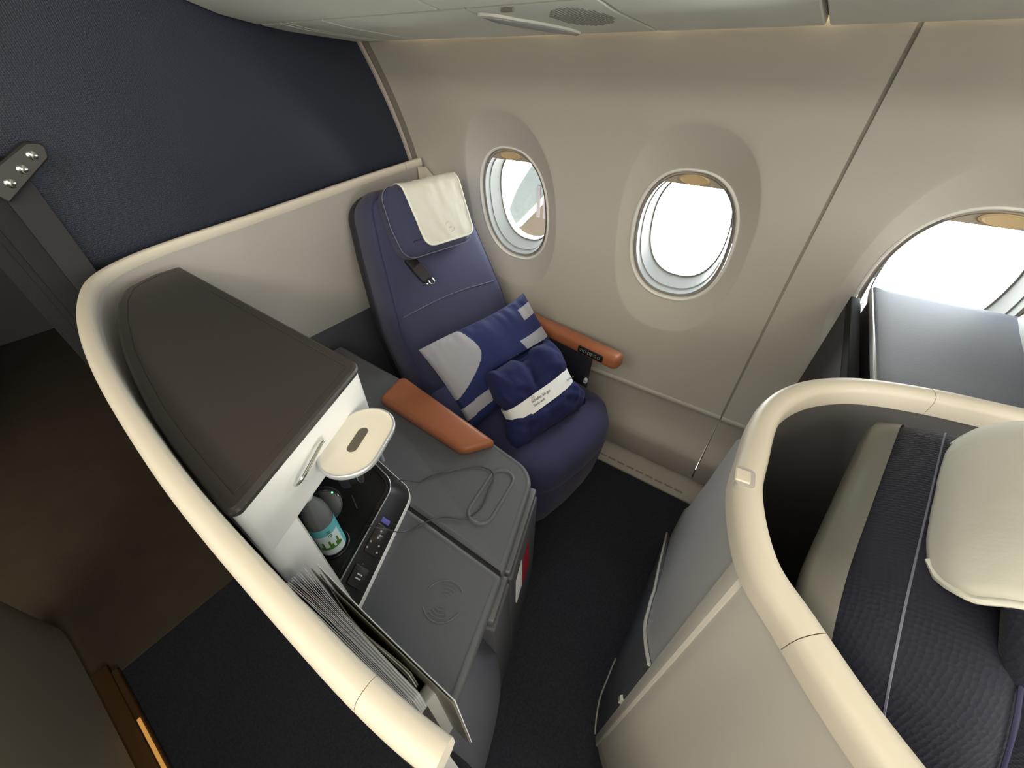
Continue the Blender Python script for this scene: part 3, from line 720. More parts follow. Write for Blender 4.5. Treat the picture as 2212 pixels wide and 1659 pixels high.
# ------------------------------------------------------------------ things in the niche
FZ = CZ + .045
def headphones():
    h = empty('headphones', (-.60, .17, FZ), 'black over-ear headphones with silver trim in the niche', 'headphones')
    def cup(c, ax, r=.038):
        ax = Vector(ax).normalized(); T = oframe((0, 0, 0), ax.orthogonal(), ax.cross(ax.orthogonal())) 
        q = T @ Vector((0, 0, 1)); T = T if q.dot(ax) > 0 else oframe((0, 0, 0), ax.cross(ax.orthogonal()), ax.orthogonal())
        lathe('ear_cushion', [(r * .55, -.030), (r * .95, -.030), (r * 1.02, -.02), (r, -.012)], c, 'seat_dark', h, 28, T)
        k = lathe('cup', [(r * .9, -.013), (r * 1.0, -.012), (r * 1.0, .004), (r * .93, .008), (r * .5, .010)], c, 'black', h, 28, T)
        P = [Matrix.Translation(c) @ T @ Vector((r * .97 * math.cos(t), r * .97 * math.sin(t), .006)) for t in [2 * math.pi * i / 36 for i in range(36)]]
        tube('silver_ring', P, .0018, 'chrome', k, 6, True)
    c1_ = Vector((-.580, .232, .775)); c2_ = Vector((-.600, .150, .715))
    cup(c1_, (.55, .80, .1)); cup(c2_, (.78, -.35, .55), .036)
    tube('headband', spline([c1_ + Vector((-.01, .0, .03)), c1_ + Vector((-.045, -.01, .075)), (-.66, .20, .86), (-.69, .16, .83), c2_ + Vector((-.06, .0, .06)), c2_ + Vector((-.02, 0, .03))], 8), .008, 'black', h, 10)
    tube('yoke', spline([c1_ + Vector((.01, .025, .0)), c1_ + Vector((.004, .02, .035)), c1_ + Vector((-.01, .0, .045))], 6), .005, 'silver', h, 8)
    lathe('status_led', [(.0018, 0), (.0018, .0015), (.0008, .002)], c2_ + Vector((.014, .022, .034)), 'green_led', h, 10)
headphones()
def bottle():
    bx, by = -.548, .117; b = empty('water_bottle', (bx, by, FZ), 'small clear water bottle with turquoise label standing in the niche', 'bottle')
    o = lathe('body', [(.018, .001), (.024, .004), (.026, .012), (.025, .03), (.026, .06), (.026, .10), (.026, .118), (.0255, .135), (.022, .155), (.014, .172), (.011, .180), (.011, .190)], (bx, by, FZ), 'bottle', b, 28)
    lathe('cap', [(.0125, .186), (.013, .187), (.013, .202), (.012, .204)], (bx, by, FZ), 'cap', b, 20)
    n = 40; zs = [.018 + .004 * i for i in range(24)]; V = []; F = []; fm = []
    for z in zs: V += [(bx + .0266 * math.cos(2 * math.pi * k / n), by + .0266 * math.sin(2 * math.pi * k / n), FZ + z) for k in range(n)]
    for j in range(len(zs) - 1):
        for k in range(n):
            F.append((j * n + k, j * n + (k + 1) % n, (j + 1) * n + (k + 1) % n, (j + 1) * n + k)); a = 360 * k / n
            d = (a - 330 + 180) % 360 - 180; g = 4 + 4 * math.sin(k * 1.9) 
            fm.append(2 if (abs(d) < 55 and 4 < j < 5 + g * .8) else (1 if abs(d) < 60 and j < 17 else 0))
    mk('label', V, F, 'bottle_label', b, True, 60, mats=['bottle_label', 'label_white', 'label_green'], fm=fm, recalc=False)
    def onb(s, z, sz):
        a = R(s); nrm = Vector((math.cos(a), math.sin(a), 0)); tx = Vector((-math.sin(a), math.cos(a), 0))
        T = frame(Vector((bx, by, FZ + z)) + nrm * .0269, Vector((0, 0, -1)), tx, nrm); return T
    for k, ch in enumerate('HO'): text('print', ch, .011, onb(345, .098 - k * .012, 1), 'ink', b, .0002)
bottle()
hold = lathe('cup_ring', [(.029, .0), (.033, .001), (.034, .016), (.032, .018), (.030, .016), (.0285, .002)], (-.548, .117, FZ - .0005), 'black', None, 32)
tag(hold, 'black rubber ring around the foot of the bottle', 'cup holder')
kb = empty('key_ring', (-.490, .118, FZ), 'small gold keys beside the bottle', 'keys')
tube('ring', [Vector((-.487 + .007 * math.cos(t), .118 + .007 * math.sin(t), FZ + .003)) for t in [2 * math.pi * k / 20 for k in range(20)]], .0009, 'brass', kb, 6, True)
for a in (20, 80, 140):
    T = Matrix.Translation((-.492, .122, FZ + .002)) @ Matrix.Rotation(R(a), 4, 'Z') @ Matrix.Rotation(R(25), 4, 'Y')
    puff('key', fillet([(0, -.004), (.007, -.004), (.008, -.0015), (.022, -.0015), (.022, .001), (.008, .0015), (.007, .004), (0, .004)], .001, 3), [(0, 0), (0, .0012)], 'brass', kb, T)
# headphone cord, looping out over the console
z = CZ + .0022
cord = [(-.585, .205, .70), (-.575, .20, FZ + .004), (-.550, .190, FZ + .003), (-.530, .185, CZ + .056), (-.512, .190, CZ + .0625), (-.490, .205, CZ + .052), (-.476, .2285, CZ + .018), (-.466, .256, z), (-.449, .2937, z), (-.425, .322, z), (-.384, .344, z), (-.372, .372, z), (-.369, .398, z + .003), (-.385, .445, z + .003), (-.395, .480, z + .003), (-.421, .496, z), (-.459, .485, z), (-.500, .442, z), (-.537, .390, z), (-.550, .36, z), (-.555, .335, CZ + .030), (-.560, .305, CZ + .062), (-.575, .285, CZ + .05), (-.59, .265, FZ + .003)]
tag(tube('headphone_cord', spline(cord, 6), .0016, 'cable', None, 6), 'thin black headphone cord looped over the console lid', 'cord')

# ------------------------------------------------------------------ magazines in the pocket by the aisle rail
pk = empty('magazine_pocket', (-.28, .035, CZ), 'grey literature pocket between aisle rail and console lid', 'pocket')
box('end_wall', (-.168, .012, CZ + .0005), (-.150, .052, .835), 'shell_light', pk, .004)
box('pocket_floor', (-.40, .012, CZ + .0005), (-.168, .052, CZ + .012), 'shell_grey', pk, .002)
def magazine(i, y0, x0, x1, zt, fan, th, mats_, label, curl=0, lean=0):
    m = empty('magazine', ((x0 + x1) / 2, y0, CZ + .014), label, 'magazine', 'magazines in the aisle pocket')
    n = 22; hgt = zt - (CZ + .014)
    def sheet(name, off, f, t, mt, dz=0, cr=0):
        V = []
        for k in range(n + 1):
            q = k / n; x = x1 + (x0 - x1) * q; y = y0 + off + f * q ** 2.2 + cr * math.sin(math.pi * q) ** 2; zz = zt + dz + .004 * math.sin(3 * q + i)
            for (yy, z_) in ((y - t / 2, CZ + .014), (y + t / 2, CZ + .014), (y + t / 2 + lean, zz), (y - t / 2 + lean, zz)): V.append((x, yy, z_))
        return mk(name, V, rings_faces(n + 1, 4), mt, m, True, 40)
    k = len(mats_)
    for j, mt in enumerate(mats_):
        a = (j / (k - 1) - .5) if k > 1 else 0
        sheet('cover' if j in (0, k - 1) else 'page_block', a * th, fan * a, th / k * .88 if k > 2 else .0012, mt, -.001 * (j % 3), curl * (j / max(1, k - 1)))
    return m
magazine(0, .0165, -.395, -.160, .885, .012, .006, ['paper'] * 5, 'thin white magazine nearest the aisle rail')
magazine(1, .0245, -.392, -.150, .895, .020, .009, ['paper', 'paper', 'paper_grey'] * 4, 'white magazine with fanned pages')
magazine(2, .035, -.372, -.175, .885, .016, .005, ['cover_dark', 'paper_grey', 'cover_print'], 'glossy magazine with curled dark cover in the pocket', curl=-.006)
magazine(3, .046, -.380, -.112, .895, .006, .003, ['cover_print', 'paper'], 'magazine with grey-green cover standing next to the lid')
T = frame(Vector((-.215, .0215, .8915)), Vector((.995, -.02, 0)).normalized(), Vector((0, 1, 0)), Vector((0, 0, 1)))

# ------------------------------------------------------------------ the window seat
u = Vector((math.cos(R(11)), -math.sin(R(11)), 0)); v = Vector((math.sin(R(11)), math.cos(R(11)), 0)); UP = Vector((0, 0, 1))
def make_seat(J, label, fwd=False):
    """J = middle of the hinge line between cushion and backrest (z .48)"""
    J = Vector(J); s = (-u * .43 + UP).normalized(); nrm = v.cross(s)
    seat = empty('aircraft_seat', (J.x, J.y, 0), label, 'seat', 'aircraft seats')
    TB = frame(J, v, s, nrm)
    back = fillet([(-.255, -.06), (.255, -.06), (.262, .25), (.222, .52), (.185, .71), (-.185, .71), (-.222, .52), (-.262, .25)], [.04, .04, .2, .2, .085, .085, .2, .2], 7)
    def BK(name, m, pr, poly=back, T=TB): return puff(name, poly, pr, m, seat, T, sharp=65)
    b = BK('backrest', 'seat_weave' if fwd else 'seat', [(.03, -.15 + .02 * fwd), (.008, -.145 + .02 * fwd), (-.004 * fwd, -.13 + .02 * fwd), (-.006, -.08 + .0 * fwd), (0, -.045), (.004, -.028), (.012, -.012), (.024, -.003), (.036, .0), (.05, .0005), (.08, .001)])
    # seam across the lower third and side piping
    tube('seam', [TB @ Vector((x, .30 + .01 * math.cos(x * 9), .0015)) for x in [-.215 + .43 * k / 20 for k in range(21)]], .0013, 'thread', b, 5)
    pp = inset(back, .018); tube('piping', [TB @ Vector((x, y, -.004)) for x, y in pp], .0016, 'seat_lower', b, 6, True)
    # hard shell behind
    BK('back_shell', 'back_shell' if fwd else 'seat_dark', [(.03, -.185 + .035 * fwd), (.012, -.18 + .035 * fwd), (-.002, -.17 + .035 * fwd), (-.004, -.145 + .035 * fwd), (-.002, -.125 + .01 * fwd), (.02, -.12 + .01 * fwd)], inset(back, -.004))
    # cushion
    JC = J - Vector((0, 0, .48)); TC = frame(JC, u, v, UP)
    cush = fillet([(-.06, -.275), (.47, -.265), (.565, -.16), (.575, 0), (.565, .16), (.47, .265), (-.06, .275)], [.03, .10, .16, .2, .16, .10, .03], 7)
    BK('seat_cushion', 'seat_lower', [(.05, .30), (.02, .31), (.003, .335), (-.004, .37), (-.004, .41), (.004, .435), (.016, .452), (.036, .466), (.065, .474), (.11, .478), (.16, .479)], cush, TC)
    BK('leg_rest', 'seat_lower', [(.09, .045), (.07, .05), (.058, .07), (.040, .12), (.022, .19), (.008, .27), (.001, .33), (.002, .345)], cush, TC)
    BK('seat_base', 'seat_dark', [(.02, .001), (.0, .02), (.0, .30)], [(-.25, -.24), (.40, -.24), (.40, .24), (-.25, .24)], TC)
    # headrest
    TH = TB @ Matrix.Translation((0, .575 + .04 * fwd, .0)) @ Matrix.Rotation(R(-4), 4, 'X')
    hr = fillet([(-.152, -.105), (.138, -.105), (.146, .0), (.136, .125), (-.148, .125), (-.160, .0)], [.045, .045, .1, .05, .05, .1], 7)
    h = BK('headrest', 'seat_weave' if fwd else 'seat', [(.01, -.012), (.002, -.008), (0, .0), (-.002, .03), (.002, .046), (.008, .054), (.018, .060), (.035, .062), (.05, .0622)], hr, TH)
    tube('headrest_piping', [TH @ Vector((x, y, .047)) for x, y in inset(hr, -.001)], .0018, 'thread', h, 6, True)
    return seat, TB, TH
J1 = (-.848, .950, .48)
seat1, TB1, TH1 = make_seat(J1, 'navy fabric business class seat beside the windows')

def headrest_cloth(TH, label, w0=.205, lo=-.085, over=.02, x0=-.03, wr=1.0, back=None):
    hc = empty('headrest_cover', TH @ Vector((0, 0, .06)), label, 'headrest cover', 'headrest covers')
    prof = [(lo, .0665), (lo + .02, .0668), (-.02, .067), (.05, .067), (.09, .067), (.105, .065), (.117, .058), (.126, .047), (.131, .03), (.131, .005), (.128, -.02 - over)]
    if back: prof = prof[:-2] + back
    path = spline([(0, a, b) for a, b in prof], 4)
    n = 24; V = []; m = len(path); dens = []
    tot = 0
    for j, p in enumerate(path):
        if j: tot += (path[j] - path[j - 1]).length
        dens.append(tot)
    for j, p in enumerate(path):
        d = dens[j]; cut = 0.03 - math.sqrt(max(0, .03 ** 2 - (.03 - d) ** 2)) if d < .03 else 0
        half = w0 / 2 * (1 + .14 * d / tot) - cut
        de = tot - d
        if back and de < .04: half -= .04 - math.sqrt(max(0, .04 ** 2 - (.04 - de) ** 2))
        tt = (path[min(m - 1, j + 1)] - path[max(0, j - 1)]).normalized(); nn = Vector((1, 0, 0)).cross(tt)
        for k in range(n + 1):
            x = -half + 2 * half * k / n
            wv = .0030 * noise.noise(Vector((x * 30 + d * 12, d * 16, 3))) + .0018 * noise.noise(Vector((x * 60, d * 30, 1)))
            V.append(TH @ (p + Vector((x0 + x, 0, 0)) + nn * (wv * wr + .001 - (.012 * (abs(x) / (w0 / 2)) ** 5 if back else 0))))
    F = [(j * (n + 1) + k, j * (n + 1) + k + 1, (j + 1) * (n + 1) + k + 1, (j + 1) * (n + 1) + k) for j in range(m - 1) for k in range(n)]
    o = mk('cloth', V, F, 'cloth', hc, True, 60, recalc=False); md = o.modifiers.new('thickness', 'SOLIDIFY'); md.thickness = .0016; md.offset = 1
    ed = [V[j * (n + 1)] for j in range(m - 1, -1, -1)] + [V[k] for k in range(1, n)] + [V[j * (n + 1) + n] for j in range(m)]
    N_ = (TH.to_3x3() @ Vector((0, 0, 1)))
    sweep_pts = [p for p in ed]
    tube('hem', sweep_pts, .0034, 'cloth_hem', hc, 6)
    return hc
hc1 = headrest_cloth(TH1, 'cream cloth cover with embossed crane emblem on the window seat headrest', x0=.035)
# emblem on the cloth: ring with a bird in flight
def emblem(parent, T, r, m, wd):
    e = empty('emblem', T @ Vector((0, 0, 0))); e.parent = parent; e.location = T @ Vector((0, 0, 0)) - wloc(parent)
    tube('emblem_ring', [T @ Vector((r * math.cos(t), r * math.sin(t), 0)) for t in [2 * math.pi * k / 40 for k in range(40)]], wd, m, e, 5, True)
    for pts in ([(-.98, -.08), (-.6, -.22), (-.1, -.22), (.22, -.05), (.40, .35), (.75, .62)], [(.40, .35), (.62, .25), (.95, .30)], [(-.1, -.22), (.15, -.30), (.45, -.22)], [(-.62, -.22), (-.25, -.05), (.18, -.02)]):
        tube('bird_line', [T @ Vector((x * r, y * r, 0)) for x, y, _ in [tuple(p) for p in spline([(a, b, 0) for a, b in pts], 4)]], wd, m, e, 5)
emblem(hc1, TH1 @ Matrix.Translation((.045, -.042, .0695)), .017, 'cloth_mark', .0007)

# shoulder belt end hanging from under the headrest
bl = child('shoulder_belt', TB1 @ Vector((-.085, .44, .02)), seat1)
Tb = TB1 @ Matrix.Translation((-.100, .428, .014)) @ Matrix.Rotation(R(18), 4, 'Z') @ Matrix.Rotation(R(-14), 4, 'X')
puff('strap', fillet([(-.020, -.045), (.020, -.045), (.021, .055), (-.021, .055)], [.008, .008, .004, .004], 4), [(.002, -.006), (0, -.004), (0, .006), (.002, .009), (.006, .010)], 'black', bl, Tb)
puff('sleeve', fillet([(-.0215, -.040), (.0215, -.040), (.022, .02), (-.022, .02)], .008, 4), [(.0, .004), (.0, .011), (.003, .014)], 'monitor', bl, Tb)
tube('buckle_loop', [Tb @ Vector((x, y, .004)) for x, y in spline([(-.012, -.046), (-.012, -.060), (0, -.066), (.012, -.060), (.012, -.046)], 5) for x, y in [(x, y)]] if False else [Tb @ Vector((p.x, p.y, .004)) for p in spline([(.0, -.046, 0), (.0, -.058, 0), (.010, -.064, 0), (.018, -.058, 0), (.018, -.046, 0)], 5)], .0026, 'chrome', bl, 8)
lathe('buckle_stud', [(.004, 0), (.005, .002), (.004, .005), (.002, .006)], Tb @ Vector((-.012, -.052, .004)), 'chrome', bl, 12)

# window side armrest
ar = child('armrest', (-.60, 1.19, .40), seat1)
ad = Vector((.985, -.150, 0)).normalized(); an = Vector((-ad.y, ad.x, 0)); ao = Vector((-.86, 1.232, 0))
TA = frame(ao, ad, an, UP)
ap = fillet([(0, -.028), (.545, -.034), (.545, .030), (0, .028)], [.005, .022, .022, .005], 6)
puff('leather_pad', ap, [(.006, .585), (.001, .590), (0, .598), (0, .618), (.003, .628), (.009, .634), (.018, .636)], 'leather', ar, TA, sharp=65)
# control strip on the inboard face
TK = frame(ao + ad * .435 - an * .0335 + UP * .609, ad, UP, -an)
kp = fillet([(-.055, -.014), (.055, -.014), (.055, .014), (-.055, .014)], .006, 4)
k_ = puff('control_strip', kp, [(0, -.004), (0, .0025), (.001, .0032)], 'black', ar, TK)
for x in (-.040, -.024, -.006, .006, .022, .038):
    tube('button_ring', [TK @ Vector((x + .0052 * math.cos(t), .0052 * math.sin(t), .0034)) for t in [2 * math.pi * i / 16 for i in range(16)]], .0006, 'lens', k_, 5, True)
mk('side_panel', [TA @ Vector(p) for p in ((.0, -.02, .30), (.415, -.022, .36), (.425, -.022, .586), (.0, -.02, .586), (.0, .012, .30), (.415, .012, .36), (.425, .012, .586), (.0, .012, .586))], [(0, 1, 2, 3), (7, 6, 5, 4), (0, 4, 5, 1), (1, 5, 6, 2), (2, 6, 7, 3), (3, 7, 4, 0)], 'seat_dark', ar, False)
mk('panel_clip', [TA @ Vector(p) for p in ((.418, -.026, .455), (.430, -.026, .455), (.430, -.026, .472), (.420, -.026, .475), (.418, -.012, .455), (.430, -.012, .455), (.430, -.012, .472), (.420, -.012, .475))], [(0, 1, 2, 3), (7, 6, 5, 4), (0, 4, 5, 1), (1, 5, 6, 2), (2, 6, 7, 3), (3, 7, 4, 0)], 'label_white', ar, False)

# ------------------------------------------------------------------ pillow and bundled bedding on the seat
def pillow():
    TP = oframe((-.690, .905, .628), (.06, .49, .035), (-.20, .01, .23))
    W, H, D = .50, .315, .062; n, m_ = 190, 120; V = []; F = []; fm = []
    def surf(a, b, sgn):
        x = W / 2 * a * (1 - .055 * (1 - b * b)); y = H / 2 * b * (1 - .07 * (1 - a * a))
        e = max(0, (1 - a ** 2)) * max(0, (1 - b ** 2)); t = D * e ** .42
        t += .006 * noise.noise(Vector((x * 13, y * 10, 7 * sgn))) * min(1, e * 6) + .007 * noise.noise(Vector((x * 40, y * 9, 2))) * (abs(b) ** 4 + abs(a) ** 6) * min(1, e * 12)
        return (x, y - .012 * math.sin(a * 2) , sgn * t)
    for sgn in (1, -1):
        base = len(V)
        for j in range(m_ + 1):
            for i in range(n + 1): V.append(surf(-1 + 2 * i / n, -1 + 2 * j / m_, sgn))
        for j in range(m_):
            for i in range(n):
                q = base + j * (n + 1) + i; f = (q, q + 1, q + n + 2, q + n + 1); F.append(f if sgn > 0 else f[::-1])
                a = -1 + 2 * (i + .5) / n; b = -1 + 2 * (j + .5) / m_
                g = 0
                edge = -.36 - .10 * max(0, b - .6) - .62 * max(0, .45 - b) ** 2 / .55
                if a < edge and b > -.42: g = 1
                if -.74 + .06 * a < b < -.46 + .06 * a and a < -.22 + .25 * (b + .5): g = 1
                if a > .62 + .05 * (b - .5) and .46 < b < .76: g = 1
                if a > .34 - .20 * (b + .1) and -.20 < b < .10: g = 1
                fm.append(g)
    o = mk('pillow', V, F, 'pillow_blue', None, True, 80, TP, mats=['pillow_blue', 'pillow_grey'], fm=fm, recalc=False)
    bm = bmesh.new(); bm.from_mesh(o.data); bmesh.ops.remove_doubles(bm, verts=bm.verts, dist=.0004); bm.to_mesh(o.data); bm.free()
    o.data.polygons.foreach_set('use_smooth', [True] * len(o.data.polygons))
    tag(o, 'blue pillow with grey stripes leaning on the seat back', 'pillow')
pillow()
def bedding():
    TD = oframe((-.500, .855, .588), (.085, .27, .035), (-.155, .03, .19))
    bd = empty('bedding_bundle', (-.50, .855, .49), 'folded dark blue bedding tied with a white paper band on the seat cushion', 'bedding')
    W, H, D = .275, .27, .080; N, Mr = 72, 60; V = []
    def pt(j, i, k=1.0, extra=0):
        b = -1 + 2 * j / Mr; th = 2 * math.pi * i / N
        cinch = 1 - .36 * math.exp(-((b + .05) / .23) ** 2)
        endf = (1 - abs(b) ** 5) ** .5 if abs(b) < 1 else 0
        c, s_ = math.cos(th), math.sin(th); ex = 2 / 3.2
        x = W / 2 * math.copysign(abs(c) ** ex, c) * (1 + .07 * (1 - cinch) * -3 + .10 * (b < 0) * abs(b)) ; z_ = D * math.copysign(abs(s_) ** ex, s_) * cinch * endf * (1.05 if b > 0 else .9)
        y = H / 2 * b
        # fold valley in the upper half, soft creases fanning from the band
        up_ = max(0, min(1, (b + .10) * 2.5)); val = math.exp(-((x - .014) / .026) ** 2)
        if s_ > 0: z_ *= 1 - .72 * val * up_
        y -= .030 * val * max(0, b) ** 2 * (1 if s_ > 0 else .6)
        dn = max(0, min(1, (-b - .18) * 2.2)); x *= 1 + .13 * dn
        if s_ > 0: z_ += .0075 * math.sin(x * 85 + 2.2 * math.sin(b * 5)) * dn * (1 - abs(b)) * 2 - .02 * dn * abs(b)
        wr = .011 * noise.noise(Vector((x * 26 + b * 2, b * 3.2, s_ * 1.5))) + .006 * noise.noise(Vector((x * 70, b * 5, 4)))
        z_ += wr * endf * (1 if s_ > 0 else -1); y += .012 * noise.noise(Vector((x * 14, 3, s_ * 2))) * abs(b) ** 2
        return (x * (1 - .10 * abs(b) ** 6), y, z_)
    for j in range(Mr + 1):
        for i in range(N): V.append(pt(j, i))
    mk('duvet', V, rings_faces(Mr + 1, N), 'duvet', bd, True, 80, TD, recalc=False)
    # paper band round the waist
    b0, b1 = -.29, .10; rr = []
    def bandpt(th, b, off):
        c, s_ = math.cos(th), math.sin(th); ex = 2 / 3.0
        return Vector(((W / 2 * .975 + off) * math.copysign(abs(c) ** ex, c), H / 2 * b + .010 * c, (D * .83 + off) * math.copysign(abs(s_) ** ex, s_)))
    Vb = []
    for b, off in ((b0, .0), (b0, .0015), (b1, .0015), (b1, .0)):
        Vb += [bandpt(2 * math.pi * i / N, b, off) for i in range(N)]
    F = rings_faces(4, N, True, False, False) + [(3 * N + i, 3 * N + (i + 1) % N, (i + 1) % N, i) for i in range(N)]
    band = mk('paper_band', Vb, F, 'paper', bd, True, 50, TD)
    zt = D * .83 + .0022
    text('band_print', 'Schlafen Sie gut', .0125, TD @ Matrix.Translation((-.062, -.010, zt)), 'ink', band, .0003)
    text('band_print', 'Sleep well', .0115, TD @ Matrix.Translation((-.062, -.024, zt)), 'grey_trim', band, .0003)
    emblem(band, TD @ Matrix.Translation((-.052, .005, zt)), .0062, 'grey_trim', .0004)
    Ts = TD @ Matrix.Translation((.090, -.014, zt - .004)) 
    text('band_print', 'Schlafen', .010, Ts, 'ink', band, .0003)
bedding()

# ------------------------------------------------------------------ the seat in front and its shell
fs = empty('front_seat_shell', (.35, .4, 0), 'curved grey seat shell with cream rail around the seat in front', 'seat shell')
fpath = spline([(1.6, .86, RZ + .05), (.95, .80, RZ + .02), (.62, .752, RZ), (.44, .728, RZ), (.34, .712, RZ), (.26, .697, RZ), (.18, .668, RZ), (.122, .622, RZ), (.086, .565, RZ), (.071, .505, RZ), (.070, .43, RZ), (.073, .365, RZ), (.098, .288, RZ), (.135, .246, RZ), (.195, .188, RZ), (.29, .125, RZ), (.45, .065, RZ), (.80, .030, RZ), (1.6, .02, RZ)], 6)
FR = [(.016, -.030), (.016, -.008), (.012, .0), (.004, .0028), (-.006, .0025), (-.013, -.002), (-.016, -.012), (-.016, -.030)]
def frow(i0, i1): return fpath[i0:i1]
def idx(fn_): return [i for i, p in enumerate(fpath) if fn_(p)][0]
ia = idx(lambda p: p.x < .272); ib = idx(lambda p: p.y < .240)
sweep('top_rail', fpath[:ia] + [fpath[ia - 1] + (fpath[ia] - fpath[ia - 1]) * .92], FR, 'rail', fs)
sweep('top_rail', fpath[ia:ib + 1], FR, 'rail', fs)
sweep('top_rail', [fpath[ib] + (fpath[ib + 1] - fpath[ib]) * .06] + fpath[ib + 1:], FR, 'rail', fs)
def fwall(name, path, o0, o1, zb, zt, m, ztf=None):
    V = []; N = len(path)
    for i in range(N):
        t = path[min(N - 1, i + 1)] - path[max(0, i - 1)]; t.z = 0; t.normalize(); s_ = Vector((-t.y, t.x, 0)); a = path[i] + s_ * o0; b = path[i] + s_ * o1
        z0 = zb(i / (N - 1)) if callable(zb) else zb; z1 = zt(i / (N - 1)) if callable(zt) else zt
        V += [(a.x, a.y, z0), (a.x, a.y, z1), (b.x, b.y, z1), (b.x, b.y, z0)]
    return mk(name, V, rings_faces(N, 4), m, fs, True, 50)
# travel: from far outboard, round the back, to the aisle. right of travel is outside (aft)
ist = idx(lambda p: p.y < .292)
fwall('aft_panel', fpath[:ist], -.0095, -.003, .002, RZ - .02, 'shell_grey')
fwall('aisle_panel', fpath[ist:], -.0095, -.003, .07, RZ - .02, 'shell_light')
fwall('kick_panel', fpath[ist:], -.0085, -.003, .002, .064, 'shell_grey')
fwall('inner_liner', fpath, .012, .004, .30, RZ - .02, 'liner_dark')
# raised strip between the two panels, standing upright
stp = fpath[ist]; t = (fpath[ist + 1] - fpath[ist - 1]); t.z = 0; t.normalize(); so = Vector((t.y, -t.x, 0))
TS = frame(stp + so * .008 - UP * stp.z, t, UP, so)
puff('corner_strip', fillet([(-.012, .003), (.012, .003), (.012, RZ - .022), (-.012, RZ - .022)], .002, 2), [(0, 0), (.0, .003), (.003, .006), (.006, .0065)], 'shell_light', fs, TS)
mk('strip_clip', [TS @ Vector(p) for p in ((-.022, .395, .003), (-.008, .395, .003), (-.008, .425, .003), (-.022, .418, .003), (-.020, .398, .010), (-.010, .398, .012), (-.010, .422, .012), (-.020, .415, .010))], [(0, 1, 2, 3), (7, 6, 5, 4), (0, 4, 5, 1), (1, 5, 6, 2), (2, 6, 7, 3), (3, 7, 4, 0)], 'rail', fs, False)
# dark lower aft panel with piping, wraps down to the floor
i0 = idx(lambda p: p.x < .072); lowp = [p.copy() for p in fpath[i0:ist]]
lowp = [Vector((.062, .95, 0)), Vector((.064, .80, 0)), Vector((.066, .66, 0))] + [p for p in lowp if p.y < .56]
NL = len(lowp)
def lowtop(y): return max(.03, .67 - .85 * max(0, y - .29) - .05 * max(0, y - .29) ** 2)
V = []
for i, p in enumerate(lowp):
    q = i / (NL - 1); tt = lowp[min(NL - 1, i + 1)] - lowp[max(0, i - 1)]; tt.z = 0; tt.normalize(); ss = Vector((tt.y, -tt.x, 0)); a = p + ss * .014; b = p + ss * .004
    V += [(a.x, a.y, .004), (a.x, a.y, lowtop(p.y)), (b.x, b.y, lowtop(p.y)), (b.x, b.y, .004)]
mk('footwell_panel', V, rings_faces(NL, 4), 'shell_navy', fs, True, 50)
tube('floor_trim', [Vector((V[i * 4][0], V[i * 4][1], .006)) for i in range(NL) if lowp[i].y < .50], .004, 'shell_light', fs, 6)
tube('footwell_piping', [Vector((V[i * 4 + 1])) for i in range(NL)], .0035, 'shell_light', fs, 6)
V = [(x, y, z_) for x in (.063, .071) for y, z_ in ((.50, .003), (.95, .003), (.95, .26), (.84, .42), (.70, .70), (.60, .94), (.50, 1.04))]
mk('footwell_wall', V, rings_faces(2, 7), 'shell_grey', fs, False)
# latch on the rail
il = idx(lambda p: p.y < .385); pl = fpath[il]; tl = (fpath[il + 1] - fpath[il - 1]).normalized(); sl_ = UP.cross(tl)
TL = frame(pl + UP * .0025, tl, sl_, UP)
puff('latch_recess', fillet([(-.0145, -.0165), (.0145, -.0165), (.0145, .004), (-.0145, .004)], .006, 4), [(0, -.006), (.0, .0008), (.001, .0012)], 'liner', fs, TL)
puff('latch_button', fillet([(-.0095, -.0172), (.0095, -.0172), (.0095, -.001), (-.0095, -.001)], .002, 3), [(0, -.006), (.0, .0016), (.0012, .0028)], 'rail', fs, TL)

J2 = (.572, .385, .46)
seat2, TB2, TH2 = make_seat(J2, 'navy woven fabric seat back inside the front shell', True)
hc2 = headrest_cloth(TH2, 'cream cloth cover on the headrest of the seat in front', w0=.25, x0=.015, wr=.35, back=[(.139, .008), (.136, -.018), (.124, -.042), (.104, -.058)])
tube('stitch_line', [TB2 @ Vector((x, y, -.07)) for x, y in inset(fillet([(-.262, .25), (.262, .25), (.222, .52), (.185, .71), (-.185, .71), (-.222, .52)], [.01, .01, .2, .085, .085, .2], 7), -.004)][6:], .0012, 'thread', seat2, 5)

# cabinet of the seat in front, at the window side, carrying the screen
fc = empty('front_cabinet', (.40, 1.0, 0), 'blue-grey cabinet top against the sidewall ahead of the window seat', 'cabinet')
FZ2 = 1.02
ftop = fillet([(.226, 1.252), (.226, .76), (.66, .80), (.66, 1.25)], [.006, .006, .01, .01], 4)
puff('top_panel', ftop, [(.0, FZ2 - .02), (0, FZ2 - .006), (.003, FZ2 - .001), (.007, FZ2), (.03, FZ2)], 'fwd_top', fc, sharp=50)
box('aft_face', (.236, .77, .62), (.30, 1.25, FZ2 - .018), 'monitor', fc, .004)
box('edge_trim', (.2245, .765, FZ2 - .016), (.229, 1.25, FZ2 - .003), 'silver', fc, .001)
V = [(.43, .80), (.455, 1.02), (.470, 1.15), (.482, 1.235)]
zt_ = [1.32, 1.20, 1.11, 1.022]
W_ = []
for (x, y), z_ in zip(V, zt_): W_ += [(x, y, FZ2 - .01), (x + .02, y, FZ2 - .01), (x + .02, y, z_), (x, y, z_)]
mk('pale_side_panel', W_, rings_faces(4, 4), 'pale_panel', fc, True, 40)
ms = empty('seat_screen', (.215, 1.0, .62), 'dark video screen in black frame facing the window seat', 'screen')
